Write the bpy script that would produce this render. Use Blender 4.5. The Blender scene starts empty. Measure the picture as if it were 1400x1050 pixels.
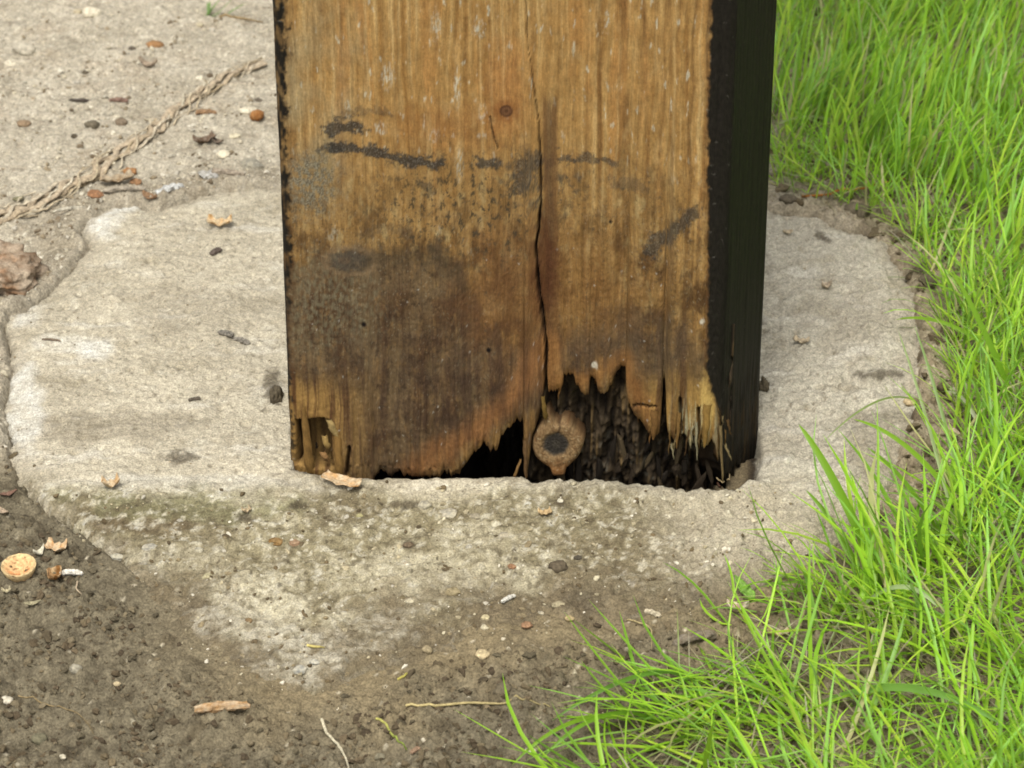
import bpy, bmesh, math, random
import numpy as np
from mathutils import Vector

random.seed(7)
rng = np.random.default_rng(11)
C = bpy.context.scene.collection
R = math.radians

# ------------------------------------------------------------------ camera
PITCH = R(31.0)
FPX = 4450.0                       # focal length in pixels of a 1400 px wide frame
DIST = 1.5575
TGT = np.array([0.0, 0.0, 0.055])
CAM = np.array([0.0, -DIST * math.cos(PITCH), TGT[2] + DIST * math.sin(PITCH)])
cam_data = bpy.data.cameras.new('camera')
cam = bpy.data.objects.new('camera', cam_data)
C.objects.link(cam)
cam.location = CAM
cam.rotation_euler = (math.pi / 2 - PITCH, 0, 0)
cam_data.sensor_width = 36.0
cam_data.lens = 36.0 * FPX / 1400.0
cam_data.clip_start = 0.05
cam_data.clip_end = 500.0
cam_data.dof.use_dof = True
cam_data.dof.focus_distance = 1.56
cam_data.dof.aperture_fstop = 22.0
bpy.context.scene.camera = cam

# ------------------------------------------------------------------ sky, sun, exposure
SUN_EL, SUN_AZ = R(62), R(-164)     # azimuth of the sun, clockwise from +Y: front left of the post
w = bpy.data.worlds.new('World')
bpy.context.scene.world = w
w.use_nodes = True
nt = w.node_tree
bg = nt.nodes['Background']
sky = nt.nodes.new('ShaderNodeTexSky')
sky.sky_type = 'NISHITA'
sky.sun_disc = False
sky.sun_elevation = SUN_EL
sky.sun_rotation = SUN_AZ
sky.dust_density = 4.0
hs = nt.nodes.new('ShaderNodeHueSaturation')   # an overcast sky is nearly grey
hs.inputs['Saturation'].default_value = 0.12
nt.links.new(sky.outputs[0], hs.inputs['Color'])
nt.links.new(hs.outputs[0], bg.inputs['Color'])
bg.inputs['Strength'].default_value = 0.11
sd = bpy.data.lights.new('sun', 'SUN')
sun = bpy.data.objects.new('sun', sd)
C.objects.link(sun)
sd.energy = 1.5
sd.angle = R(18)
sd.color = (1.0, 0.965, 0.91)
sdir = Vector((math.sin(SUN_AZ) * math.cos(SUN_EL), math.cos(SUN_AZ) * math.cos(SUN_EL), math.sin(SUN_EL)))
sun.rotation_euler = sdir.to_track_quat('Z', 'Y').to_euler()
vs = bpy.context.scene.view_settings
vs.view_transform = 'Standard'
vs.look = 'None'
vs.exposure = 1.15
vs.gamma = 1.0
vs.use_curve_mapping = False
bpy.context.scene.cycles.filter_width = 1.75
bpy.context.scene.cycles.max_bounces = 6

# ------------------------------------------------------------------ numeric helpers
def proj(x, y, z):
    vx, vy, vz = x - CAM[0], y - CAM[1], z - CAM[2]
    d = vy * math.cos(PITCH) - vz * math.sin(PITCH)
    u = vy * math.sin(PITCH) + vz * math.cos(PITCH)
    return 700 + FPX * vx / d, 525 - FPX * u / d

def ray(px, py):
    a, b = (px - 700) / FPX, (525 - py) / FPX
    return np.array([a, math.cos(PITCH) + b * math.sin(PITCH), -math.sin(PITCH) + b * math.cos(PITCH)])

def on_z(px, py, z=0.0):
    r = ray(px, py)
    t = (z - CAM[2]) / r[2]
    return CAM + r * t

def ss(a, b, x):
    t = np.clip((x - a) / (b - a), 0, 1)
    return t * t * (3 - 2 * t)

def mix(a, b, t):
    t = np.asarray(t)
    return a + (b - a) * t[..., None]

WOODK = .66
def S(r, g, b, k=0.8):
    if k == 1: k = WOODK
    c = np.array([r, g, b], float) / 255
    c = np.where(c <= .04045, c / 12.92, ((c + .055) / 1.055) ** 2.4)
    return c * k

def _h(ix, iy, seed):
    n = (ix.astype(np.uint32) * np.uint32(374761393)) ^ (iy.astype(np.uint32) * np.uint32(668265263)) ^ np.uint32((seed * 2246822519 + 3266489917) & 0xffffffff)
    n = (n ^ (n >> np.uint32(13))) * np.uint32(1274126177)
    n = (n ^ (n >> np.uint32(16))) * np.uint32(2246822519)
    return n ^ (n >> np.uint32(15))

def pn(x, y, seed=0):
    """gradient noise, about -1..1"""
    x, y = np.broadcast_arrays(np.asarray(x, float), np.asarray(y, float))
    x0, y0 = np.floor(x), np.floor(y)
    fx, fy = x - x0, y - y0
    ix, iy = x0.astype(np.int64) & 0xffffff, y0.astype(np.int64) & 0xffffff
    sx, sy = fx * fx * fx * (fx * (fx * 6 - 15) + 10), fy * fy * fy * (fy * (fy * 6 - 15) + 10)
    def g(dx, dy):
        a = _h(ix + dx, iy + dy, seed).astype(float) * (2 * math.pi / 4294967296.0)
        return np.cos(a) * (fx - dx) + np.sin(a) * (fy - dy)
    a = g(0, 0); b = g(1, 0); c = g(0, 1); d = g(1, 1)
    return ((a + (b - a) * sx) * (1 - sy) + (c + (d - c) * sx) * sy) * 1.5

def fbm(x, y, oc=4, seed=0, gain=.5):
    s, a, f, t = 0, 1.0, 1.0, 0
    for i in range(oc):
        s = s + a * pn(x * f + i * 17.3, y * f - i * 9.1, seed + i * 31)
        t += a; a *= gain; f *= 2.03
    return s / t * 1.4

def cells(x, y, seed=0):
    """distance to the nearest scattered point (0..~1) and that point's random value"""
    x0, y0 = np.floor(x), np.floor(y)
    best = np.full(x.shape, 9.0); val = np.zeros(x.shape)
    for dx in (-1, 0, 1):
        for dy in (-1, 0, 1):
            ix, iy = (x0 + dx).astype(np.int64) & 0xffffff, (y0 + dy).astype(np.int64) & 0xffffff
            h1 = _h(ix, iy, seed).astype(float) / 4294967296.0
            h2 = _h(ix, iy, seed + 5).astype(float) / 4294967296.0
            d = np.hypot(x0 + dx + h1 - x, y0 + dy + h2 - y)
            m = d < best
            best = np.where(m, d, best)
            val = np.where(m, _h(ix, iy, seed + 9).astype(float) / 4294967296.0, val)
    return best, val

def seg_dist(X, Y, pts):
    d = np.full(X.shape, 1e9)
    for (ax, ay), (bx, by) in zip(pts[:-1], pts[1:]):
        dx, dy = bx - ax, by - ay
        L = dx * dx + dy * dy + 1e-12
        t = np.clip(((X - ax) * dx + (Y - ay) * dy) / L, 0, 1)
        d = np.minimum(d, np.hypot(X - ax - t * dx, Y - ay - t * dy))
    return d

def inside(X, Y, poly):
    r = np.zeros(X.shape, bool)
    n = len(poly)
    for i in range(n):
        (ax, ay), (bx, by) = poly[i], poly[(i + 1) % n]
        c = ((ay > Y) != (by > Y)) & (X < (bx - ax) * (Y - ay) / (by - ay + 1e-15) + ax)
        r ^= c
    return r

def sdf(X, Y, poly):
    """positive inside"""
    d = seg_dist(X, Y, list(poly) + [poly[0]])
    return np.where(inside(X, Y, poly), d, -d)

# ------------------------------------------------------------------ object helpers
def link(name, me, mat=None, parent=None):
    o = bpy.data.objects.new(name, me)
    C.objects.link(o)
    if mat: me.materials.append(mat)
    if parent: o.parent = parent
    return o

def tag(o, label, cat, group=None):
    o['label'] = label; o['category'] = cat
    if group: o['group'] = group
    return o

def np_mesh(name, verts, faces, cols=None, smooth=True):
    """faces: int array (n,3) or (n,4)"""
    me = bpy.data.meshes.new(name)
    verts = np.asarray(verts, np.float32); faces = np.asarray(faces, np.int32)
    k = faces.shape[1]
    me.vertices.add(len(verts)); me.vertices.foreach_set('co', verts.ravel())
    me.loops.add(faces.size); me.loops.foreach_set('vertex_index', faces.ravel())
    me.polygons.add(len(faces))
    me.polygons.foreach_set('loop_start', np.arange(0, faces.size, k, dtype=np.int32))
    me.polygons.foreach_set('use_smooth', np.full(len(faces), smooth))
    me.update(calc_edges=True)
    if cols is not None:
        a = me.attributes.new('Col', 'FLOAT_COLOR', 'POINT')
        c4 = np.ones((len(verts), 4), np.float32); c4[:, :3] = np.clip(cols, .003, .9)
        a.data.foreach_set('color', c4.ravel())
    me.validate()
    return me

def grid_faces(r, c, keep=None, wrap=False):
    i, j = np.meshgrid(np.arange(r - 1), np.arange(c if wrap else c - 1), indexing='ij')
    j2 = (j + 1) % c
    f = np.stack([i * c + j, i * c + j2, (i + 1) * c + j2, (i + 1) * c + j], -1).reshape(-1, 4)
    if keep is not None:
        k = keep.ravel()
        f = f[k[f].all(1)]
    return f

def compact(v, f, *more):
    u, inv = np.unique(f, return_inverse=True)
    return (v[u], inv.reshape(f.shape)) + tuple(m[u] for m in more)

# ------------------------------------------------------------------ materials
def nodes_of(name):
    m = bpy.data.materials.new(name); m.use_nodes = True
    t = m.node_tree
    return m, t, t.nodes['Principled BSDF']

def surface(name, layers, rough=.85, spec=.25, bumps=(), gloss_attr=False, solid=None):
    """colour = attribute (or a solid) times noise layers (scale xyz, lo, hi); bumps = (scale xyz, strength, distance)"""
    m, t, p = nodes_of(name)
    N, L = t.nodes, t.links
    tc = N.new('ShaderNodeTexCoord')
    if solid is None:
        a = N.new('ShaderNodeAttribute'); a.attribute_name = 'Col'; col = a.outputs['Color']
    else:
        a = N.new('ShaderNodeRGB'); a.outputs[0].default_value = (*solid, 1); col = a.outputs[0]
    def noise(sc, detail):
        mp = N.new('ShaderNodeMapping'); mp.inputs['Scale'].default_value = sc
        L.new(tc.outputs['Object'], mp.inputs['Vector'])
        n = N.new('ShaderNodeTexNoise'); n.inputs['Scale'].default_value = 1; n.inputs['Detail'].default_value = detail
        L.new(mp.outputs[0], n.inputs['Vector'])
        return n.outputs['Fac']
    for sc, lo, hi in layers:
        r = N.new('ShaderNodeMapRange')
        r.inputs['From Min'].default_value = .28; r.inputs['From Max'].default_value = .72
        r.inputs['To Min'].default_value = lo; r.inputs['To Max'].default_value = hi
        L.new(noise(sc, 3), r.inputs['Value'])
        mx = N.new('ShaderNodeVectorMath'); mx.operation = 'SCALE'
        L.new(col, mx.inputs[0]); L.new(r.outputs[0], mx.inputs['Scale'])
        col = mx.outputs[0]
    L.new(col, p.inputs['Base Color'])
    p.inputs['Roughness'].default_value = rough
    p.inputs['Specular IOR Level'].default_value = spec
    if gloss_attr:
        g = N.new('ShaderNodeAttribute'); g.attribute_name = 'gloss'
        r = N.new('ShaderNodeMapRange'); r.inputs['To Min'].default_value = rough; r.inputs['To Max'].default_value = .62
        L.new(g.outputs['Fac'], r.inputs['Value']); L.new(r.outputs[0], p.inputs['Roughness'])
    prev = None
    for sc, st, di in bumps:
        b = N.new('ShaderNodeBump'); b.inputs['Strength'].default_value = st; b.inputs['Distance'].default_value = di
        L.new(noise(sc, 4), b.inputs['Height'])
        if prev: L.new(prev, b.inputs['Normal'])
        prev = b.outputs[0]
    if prev: L.new(prev, p.inputs['Normal'])
    return m

M_WOOD = surface('weathered_wood', [((2600, 2600, 200), .84, 1.15), ((1100, 1100, 800), .84, 1.15)], .8, .12,
                 [((2600, 2600, 160), .5, .0006), ((1500, 1500, 1500), .25, .0004)], True)
M_CONC = surface('rough_concrete', [((1150, 1150, 1150), .60, 1.30), ((420, 420, 420), .84, 1.13)], .92, .2,
                 [((420, 420, 420), .7, .0014), ((1200, 1200, 1200), .8, .0009)])
M_SOIL = surface('loose_soil', [((900, 900, 900), .6, 1.38), ((300, 300, 300), .8, 1.18)], .95, .15,
                 [((350, 350, 350), .7, .0018), ((1300, 1300, 1300), .7, .0008)])
M_CLOD = surface('soil_clod', [((700, 700, 700), .65, 1.3)], .95, .15, [((900, 900, 900), .7, .0008)])

_solid = {}
def solid_mat(name, rgb, rough=.8, sc=900, lo=.75, hi=1.22, bump=.5):
    key = (name, rgb)
    if key not in _solid:
        _solid[key] = surface(name, [((sc, sc, sc), lo, hi), ((sc * .35,) * 3, .85, 1.15)], rough, .25, [((sc, sc, sc), bump, .0006)], solid=tuple(S(*rgb)))
    return _solid[key]

# ------------------------------------------------------------------ layout of footing and hole (points on the ground)
def zed(py): return -0.11 * max(0.0, (py - 655) * .0007) if py > 655 else 0.0
OUT_PX = [(-6, 440), (8, 422), (30, 412), (62, 385), (98, 348), (112, 330), (100, 308), (112, 290), (150, 272), (195, 268), (215, 276), (255, 262), (300, 252), (350, 247), (420, 246),
          (700, 238), (1000, 262), (1058, 280), (1095, 284), (1140, 298), (1190, 315), (1213, 330), (1240, 362), (1258, 395), (1263, 420), (1266, 470), (1262, 540), (1245, 600), (1222, 650),
          (1190, 705), (1130, 765), (1050, 815), (950, 850), (850, 868), (720, 880), (600, 912), (520, 950), (430, 985), (345, 965), (270, 905), (200, 825), (130, 750), (60, 695), (18, 650), (2, 600), (-6, 540), (6, 500)]
OUT = [tuple(on_z(a, b, zed(b))[:2]) for a, b in OUT_PX]
HOLE_PX = [(399, 640), (430, 646), (470, 655), (520, 656), (560, 653), (620, 652), (690, 650), (716, 652), (726, 659), (748, 657), (800, 655), (860, 660), (930, 668), (975, 670), (1005, 668), (1032, 656), (1041, 640), (1042, 612), (1037, 590)]
HOLE = [tuple(on_z(a, b)[:2]) for a, b in HOLE_PX] + [(.1205, .10), (.128, .185), (-.088, .185)]

def frontness(x, y): return ss(-.035, -.085, y + .05 * np.abs(x) * (x > 0) + .006 * pn(x * 30, y * 30, 3))

def top_z(x, y):
    z = .0016 * fbm(x * 22, y * 22, 4, 5) - .11 * np.maximum(0, -(y + .004 + .003 * pn(x * 40, y * 9, 8)))
    rough = .25 + .75 * ss(.05, .14, x) + .4 * ss(0, -.03, y)
    z = z + .0022 * (.35 + .65 * rough) * fbm(x * 42, y * 60, 4, 15, .6) + .0007 * np.abs(fbm(x * 60, y * 150, 3, 16)) * (1 - .6 * rough)
    z = z + .0016 * rough * fbm(x * 95, y * 95, 4, 12, .6)
    c, v = cells(x * 85, y * 85, 40)
    z = z - .0016 * ss(.30, .1, c) * (v > .62) * (.3 + rough)
    z = z + .0011 * (.45 + .55 * np.clip(rough, 0, 1)) * fbm(x * 190, y * 210, 3, 17, .6)
    c, v = cells(x * 130, y * 150, 49)
    z = z - .0015 * ss(.36, .08, c + .1 * pn(x * 400, y * 400, 18)) * (v > .72)
    c, v = cells(x * 240, y * 240, 48)
    z = z - .0013 * ss(.34, .1, c) * (v > .8)
    c, v = cells(x * 210, y * 210, 44)
    z = z + .0007 * ss(.5, .0, c) * np.where(v > .5, 1, -1) * rough
    X, Y = proj(x, y, 0 * x)
    z = z - .0045 * ss(14, 2, seg_dist(X + 6 * pn(x * 120, y * 120, 77), Y * 1.6, [(1160, 825), (1185, 838), (1215, 826), (1245, 840)]))
    z = z + .003 * ss(60, 0, np.hypot(X - 1190, (Y - 470) * 1.3)) + .0006 * ss(45, 0, np.hypot(X - 150, (Y - 290) * 1.6))
    return z

def conc_z(x, y):
    d = sdf(x, y, OUT) + .0035 * fbm(x * 55, y * 55, 4, 21, .6) + .0018 * fbm(x * 210, y * 210, 3, 22, .6)
    wf = frontness(x, y)
    z = top_z(x, y)
    left = ss(0, -.1, x)
    z = z - (1 - wf) * (.035 * ss(.003 + .004 * left, -.006 - .004 * left, d) + .0035 * ss(.02, .0, d)) - wf * .03 * ss(.02, -.06, d)
    h = sdf(x, y, HOLE) + .0011 * fbm(x * 160, y * 160, 3, 23)
    depth = .032 - .025 * ss(.092, .101, x) * ss(.06, .03, y)
    z = z - depth * ss(-.0006, .0026, h) - .0012 * ss(-.006, 0, h)
    z = z + .002 * ss(-.02, -.004, h) * ss(.01, -.005, y)
    return z, d, h

def ground_z(x, y):
    d = sdf(x, y, OUT)
    wf = frontness(x, y)
    sandy = ss(-.02, -.10, x) * ss(.02, .08, y)
    n = fbm(x * 28, y * 28, 4, 61)
    crumb, _ = cells(x * 150 + .3 * n, y * 150, 63)
    crumb2, _ = cells(x * 330, y * 330, 65)
    crumb3, v3 = cells(x * 75 + .4 * n, y * 75, 67)
    lump = .0034 * ss(.55, .1, crumb) * (.55 + .6 * fbm(x * 45, y * 45, 2, 66)) + .0017 * ss(.55, .1, crumb2) + .0022 * ss(.5, .2, crumb3) * (v3 > .7)
    back = -.0075 + .0018 * n + (.0008 * fbm(x * 190, y * 190, 3, 68)) + lump * (1 - .6 * sandy) + .002 * ss(.05, .3, y)
    tz = .0016 * fbm(x * 22, y * 22, 4, 5) - .11 * np.maximum(0, -(y + .004))
    tz = np.maximum(tz, -.0205)
    loose = ss(.02, -.02, d + .012 * n)
    front = tz + .0040 * fbm(x * 21, y * 21, 5, 71, .58) + lump * loose * 1.15 + .0006 * fbm(x * 220, y * 220, 3, 72) + .0028 * ss(.0, -.03, d) - .0022
    front = front - .045 * ss(.015, .06, d + .02 * n)
    back = back + (.0052 + .003 * n) * ss(-.022, -.002, d) * ss(.0, .03, y) + .0026 * sandy * fbm(x * 70, y * 90, 5, 69, .68)
    back = back - .05 * ss(.0, .02, d)
    return back * (1 - wf) + front * wf, d

def bilin(ax, ay, Z, x, y, outside):
    i = np.clip(np.searchsorted(ax, x) - 1, 0, len(ax) - 2); j = np.clip(np.searchsorted(ay, y) - 1, 0, len(ay) - 2)
    tx = np.clip((x - ax[i]) / (ax[i + 1] - ax[i]), 0, 1); ty = np.clip((y - ay[j]) / (ay[j + 1] - ay[j]), 0, 1)
    z = (Z[j, i] * (1 - tx) + Z[j, i + 1] * tx) * (1 - ty) + (Z[j + 1, i] * (1 - tx) + Z[j + 1, i + 1] * tx) * ty
    return np.where((x < ax[0]) | (x > ax[-1]) | (y < ay[0]) | (y > ay[-1]), outside, z)

def H(x, y):
    x, y = np.atleast_1d(np.asarray(x, float)), np.atleast_1d(np.asarray(y, float))
    return np.maximum(bilin(fx, fy, FZ, x, y, -1.0), bilin(gx, gy, GZ, x, y, -.008))

def gp(px, py):
    """the point of the ground or footing seen at a pixel of the photograph"""
    z = 0.0
    for _ in range(7):
        p = on_z(px, py, z)
        z = .4 * z + .6 * float(H(p[0], p[1])[0])
    p = on_z(px, py, z)
    return Vector((p[0], p[1], float(H(p[0], p[1])[0])))

# ------------------------------------------------------------------ ground sheet
def axis(a, b, step, far):
    core = np.arange(a, b, step)
    out = []
    s, p = step, b
    while p < far:
        out.append(p); s *= 1.22; p += s
    hi = np.array(out)
    out = []; s, p = step, a - step
    while p > -far:
        out.append(p); s *= 1.22; p -= s
    return np.concatenate([np.array(out)[::-1], core, hi])

gx, gy = axis(-.345, .365, .0015, 40), axis(-.262, .63, .0015, 40)
GX, GY = np.meshgrid(gx, gy)
GZ, gd = ground_z(GX, GY)
near = ss(2.0, .8, np.hypot(GX, GY))
GZ = GZ * near - .008 * (1 - near)
PX, PY = proj(GX, GY, np.clip(GZ, -.02, .01))
wf = frontness(GX, GY)
n1 = fbm(GX * 30, GY * 30, 4, 101); n2 = fbm(GX * 120, GY * 120, 4, 102, .6); n3 = fbm(GX * 500, GY * 500, 2, 103)
soil = mix(S(93, 85, 68), S(119, 110, 89), np.clip(.5 + .8 * n2, 0, 1))
soil = mix(soil, S(64, 56, 42), ss(.1, .75, fbm(GX * 60, GY * 60, 3, 104)) * .7)
sand = mix(S(178, 169, 149), S(154, 145, 125), np.clip(.5 + .7 * n1 + .5 * n2, 0, 1))
sand = mix(sand, S(150, 134, 110), ss(.1, .6, fbm(GX * 19, GY * 30, 4, 112, .6)) * .35)
sand = mix(sand, S(205, 197, 178), ss(.35, .8, n3 + .4 * n2) * .7)
sand = mix(sand, S(120, 105, 84), ss(.35, .9, fbm(GX * 210, GY * 210, 3, 106)) * .6)
rsoil = mix(S(128, 114, 90), S(158, 146, 122), np.clip(.5 + .8 * n2, 0, 1))
rsoil = mix(rsoil, S(84, 72, 54), ss(.0, .6, fbm(GX * 70, GY * 70, 3, 107)) * .7)
col = mix(rsoil, sand, ss(.03, -.05, GX) * ss(.0, .05, GY))
col = mix(col, sand, ss(.22, .12, GX + .02 * n1) * ss(.12, .17, GY) * .75)
dk = ss(.020, .0, np.abs(gd + .012) - .004 + .006 * n1) * ss(-.1, -.14, GX) * ss(.05, .08, GY)
col = mix(col, S(122, 110, 89), np.clip(dk * .5, 0, 1))
col = mix(col, soil, np.clip(wf + ss(.05, .0, GY) * ss(.0, -.1, GX), 0, 1) * (1 - .6 * ss(.05, .16, GX)))
edge = ss(-.055, .01, gd + .03 * n1) * wf * ss(-.2, -.08, GX)
col = mix(col, S(128, 114, 86), edge * .75)
smear = ss(.1, .65, fbm(GX * 48, GY * 80, 5, 111, .62)) * ss(.03, -.05, GX) * ss(.0, .05, GY)
col = mix(col, S(128, 116, 97), smear * .5)
c1, v1 = cells(GX * 260, GY * 260, 110)
col = mix(col, S(190, 180, 155), ss(.2, .1, c1) * (v1 > .9) * .8)
r_, c_ = GX.shape
keep = gd < .058
V = np.stack([GX, GY, GZ], -1).reshape(-1, 3)
F = grid_faces(r_, c_, keep)
V, F, cc = compact(V, F, col.reshape(-1, 3))
ground = link('ground', np_mesh('ground', V, F, cc), M_SOIL)
ground['kind'] = 'structure'

# ------------------------------------------------------------------ concrete footing
ox = np.array(OUT)
fx = np.arange(ox[:, 0].min() - .02, ox[:, 0].max() + .02, .00105)
fy = np.arange(ox[:, 1].min() - .05, ox[:, 1].max() + .02, .00105)
FX, FY = np.meshgrid(fx, fy)
FZ, fd, fh = conc_z(FX, FY)
CONK = .93
X, Y = proj(FX, FY, np.clip(FZ, -.02, .01))
n1 = fbm(FX * 18, FY * 18, 4, 201); n2 = fbm(FX * 75, FY * 75, 4, 202, .6); n3 = fbm(FX * 420, FY * 420, 2, 203)
col = mix(S(196, 186, 162), S(174, 164, 141), np.clip(.5 + .9 * n1 + .4 * n2, 0, 1))
col = mix(col, S(180, 173, 154), ss(640, 900, X) * .8)
col = mix(col, S(150, 139, 114), ss(.1, .7, fbm(FX * 26, FY * 48, 5, 216, .6)) * .55)
col = mix(col, S(212, 206, 190), ss(.15, .7, fbm(FX * 20, FY * 60, 5, 217, .6)) * .5)
col = mix(col, S(212, 205, 184), ss(.2, .8, n2 + .3 * n3) * .45)
col = mix(col, S(142, 130, 106), ss(.25, .85, fbm(FX * 130, FY * 130, 4, 204, .65)) * .6)
c1, v1 = cells(FX * 200, FY * 200, 205)
col = mix(col, S(110, 98, 78), ss(.24, .12, c1) * (v1 > .86) * .7)
def spot(cx, cy, rx, ry, amp=.35, sc=60, seed=0):
    d = np.hypot((X - cx) / rx, (Y - cy) / ry) + amp * fbm(FX * sc, FY * sc, 3, 230 + seed)
    return ss(1.15, .55, d)
for i, (cx, cy, rx, ry, a) in enumerate([(128, 305, 42, 26, .9), (165, 280, 40, 14, .8), (130, 478, 28, 14, .8), (30, 560, 34, 75, .7), (28, 430, 34, 22, .5), (90, 470, 60, 14, .4), (250, 660, 200, 12, .4), (1010, 740, 90, 30, .35), (1120, 690, 70, 30, .4)]):
    col = mix(col, S(222, 219, 207), spot(cx, cy, rx, ry, seed=i) * a * np.clip(.75 + .6 * n2, 0, 1))
for i, (cx, cy, rx, ry, a) in enumerate([(150, 585, 110, 26, .45), (300, 420, 120, 40, .25), (1160, 430, 70, 50, .35), (1080, 600, 60, 40, .3), (1200, 610, 60, 60, .5)]):
    col = mix(col, S(128, 117, 96), spot(cx, cy, rx, ry, .8, 45, 20 + i) * a)
# the lower front slope: grimy, mossy, blotched
fr = ss(640, 690, Y + 22 * n1 + 8 * n2)
slope_c = mix(S(150, 140, 110), S(124, 114, 87), np.clip(.5 + 1.0 * n1, 0, 1))
slope_c = mix(slope_c, S(190, 181, 152), ss(.1, .6, n2 + .25 * n3) * .6)
slope_c = mix(slope_c, S(96, 84, 62), ss(.2, .75, fbm(FX * 50, FY * 50, 4, 210)) * .55)
for i, (cx, cy, rx, ry, a) in enumerate([(340, 830, 95, 55, .75), (560, 790, 110, 45, .55), (650, 740, 80, 30, .35), (410, 915, 26, 18, .6), (240, 765, 70, 24, .4), (700, 790, 60, 30, .4)]):
    slope_c = mix(slope_c, S(196, 187, 158), spot(cx, cy, rx, ry, .6, 90, 40 + i) * a)
for i, (cx, cy, rx, ry, a) in enumerate([(190, 710, 90, 26, .75), (470, 690, 60, 22, .4), (280, 720, 80, 30, .3), (540, 880, 130, 30, .5), (860, 760, 120, 45, .35), (760, 850, 160, 45, .8), (250, 850, 70, 50, .7)]):
    slope_c = mix(slope_c, S(102, 88, 64), spot(cx, cy, rx, ry, .5, 60, 60 + i) * a)
slope_c = mix(slope_c, S(128, 128, 92), spot(260, 690, 170, 30, .7, 70, 80) * .4)
n4 = fbm(FX * 170, FY * 200, 4, 218, .7); n5 = fbm(FX * 60, FY * 75, 5, 219, .65)
slope_c = mix(slope_c, S(204, 197, 174), ss(.12, .5, n4 + .5 * n5) * .6)
slope_c = mix(slope_c, S(86, 75, 55), ss(-.12, -.55, n4 + .6 * n5) * .6)
slope_c = mix(slope_c, S(202, 202, 194), ss(.35, .6, n5) * ss(.0, .3, n4) * .5)
right_front = ss(820, 980, X - (Y - 660) * .3)
slope_c = mix(slope_c, S(172, 161, 136), right_front * .8)
col = mix(col, slope_c, fr * (1 - .2 * right_front))
c1, v1 = cells(FX * 230, FY * 230, 221)
col = mix(col, S(205, 197, 172), ss(.26, .16, c1) * (v1 > .88) * fr * .8)
col = mix(col, S(70, 60, 45), ss(.26, .16, c1) * (v1 < .06) * fr * .8)
dirt = ss(.060, .006, fd + .034 * n1 + .018 * n2) * frontness(FX, FY)
col = mix(col, mix(S(124, 111, 86), S(94, 83, 64), np.clip(.5 + n2, 0, 1)), dirt * .93)
rimdust = ss(.016, .001, fd + .012 * n2 + .01 * n1) * (1 - frontness(FX, FY))
col = mix(col, mix(S(178, 168, 146), S(146, 134, 112), np.clip(.5 + n2, 0, 1)), rimdust * .7)
for i, (cx, cy, rx, ry, a) in enumerate([(410, 905, 60, 42, .6), (330, 850, 80, 45, .5), (520, 850, 60, 22, .35), (440, 870, 90, 30, .4), (360, 930, 50, 20, .35)]):
    col = mix(col, S(190, 183, 162), spot(cx, cy, rx, ry, .8, 80, 90 + i) * a * np.clip(.55 + 1.2 * n4 + .6 * n5, 0, 1))
for (cx, cy, rx, ry) in [(246, 626, 26, 11), (372, 530, 12, 28), (765, 686, 14, 9), (408, 690, 14, 8), (555, 690, 26, 8), (335, 708, 12, 9), (1205, 512, 44, 8), (560, 744, 10, 7), (1120, 322, 9, 6), (1130, 328, 7, 5)]:
    col = mix(col, S(78, 68, 52), spot(cx, cy, rx, ry, .6, 220, 3) * .75)
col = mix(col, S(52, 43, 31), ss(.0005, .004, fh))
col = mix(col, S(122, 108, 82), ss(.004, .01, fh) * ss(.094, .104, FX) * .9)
col = col * CONK * (1 + .10 * n3 + .10 * fbm(FX * 260, FY * 260, 2, 240))[..., None]
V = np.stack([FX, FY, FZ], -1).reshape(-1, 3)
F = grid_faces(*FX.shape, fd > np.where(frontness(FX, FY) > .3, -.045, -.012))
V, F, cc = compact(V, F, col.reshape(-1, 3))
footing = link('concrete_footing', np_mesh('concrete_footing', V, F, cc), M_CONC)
tag(footing, 'rough pale concrete footing cast round the base of the wooden post', 'concrete footing')

# ------------------------------------------------------------------ wooden post
YAW = R(-6.0)
PO = np.array([0.0, .006, 0.0])
UXv = np.array([math.cos(YAW), math.sin(YAW), 0]); UYv = np.array([-math.sin(YAW), math.cos(YAW), 0])

def face(px, py, depth=0.0):
    """(u, z) on the plane of the post's front face (or a plane behind it) seen at a pixel"""
    r = ray(px, py)
    o = PO + UYv * depth
    t = np.dot(o - CAM, UYv) / np.dot(r, UYv)
    p = CAM + r * t - PO
    return float(np.dot(p, UXv)), float(p[2])

UL, UR, DEP, RAD = face(397, 630)[0], face(986, 610)[0], .17, .004
SPLAY = R(18.5)
CH = .052
post = bpy.data.objects.new('wooden_post', None)
C.objects.link(post)
post.location = PO
post.rotation_euler = (0, 0, YAW)
tag(post, 'thick square timber post with rotten frayed bottom standing in concrete', 'wooden post')

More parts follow.
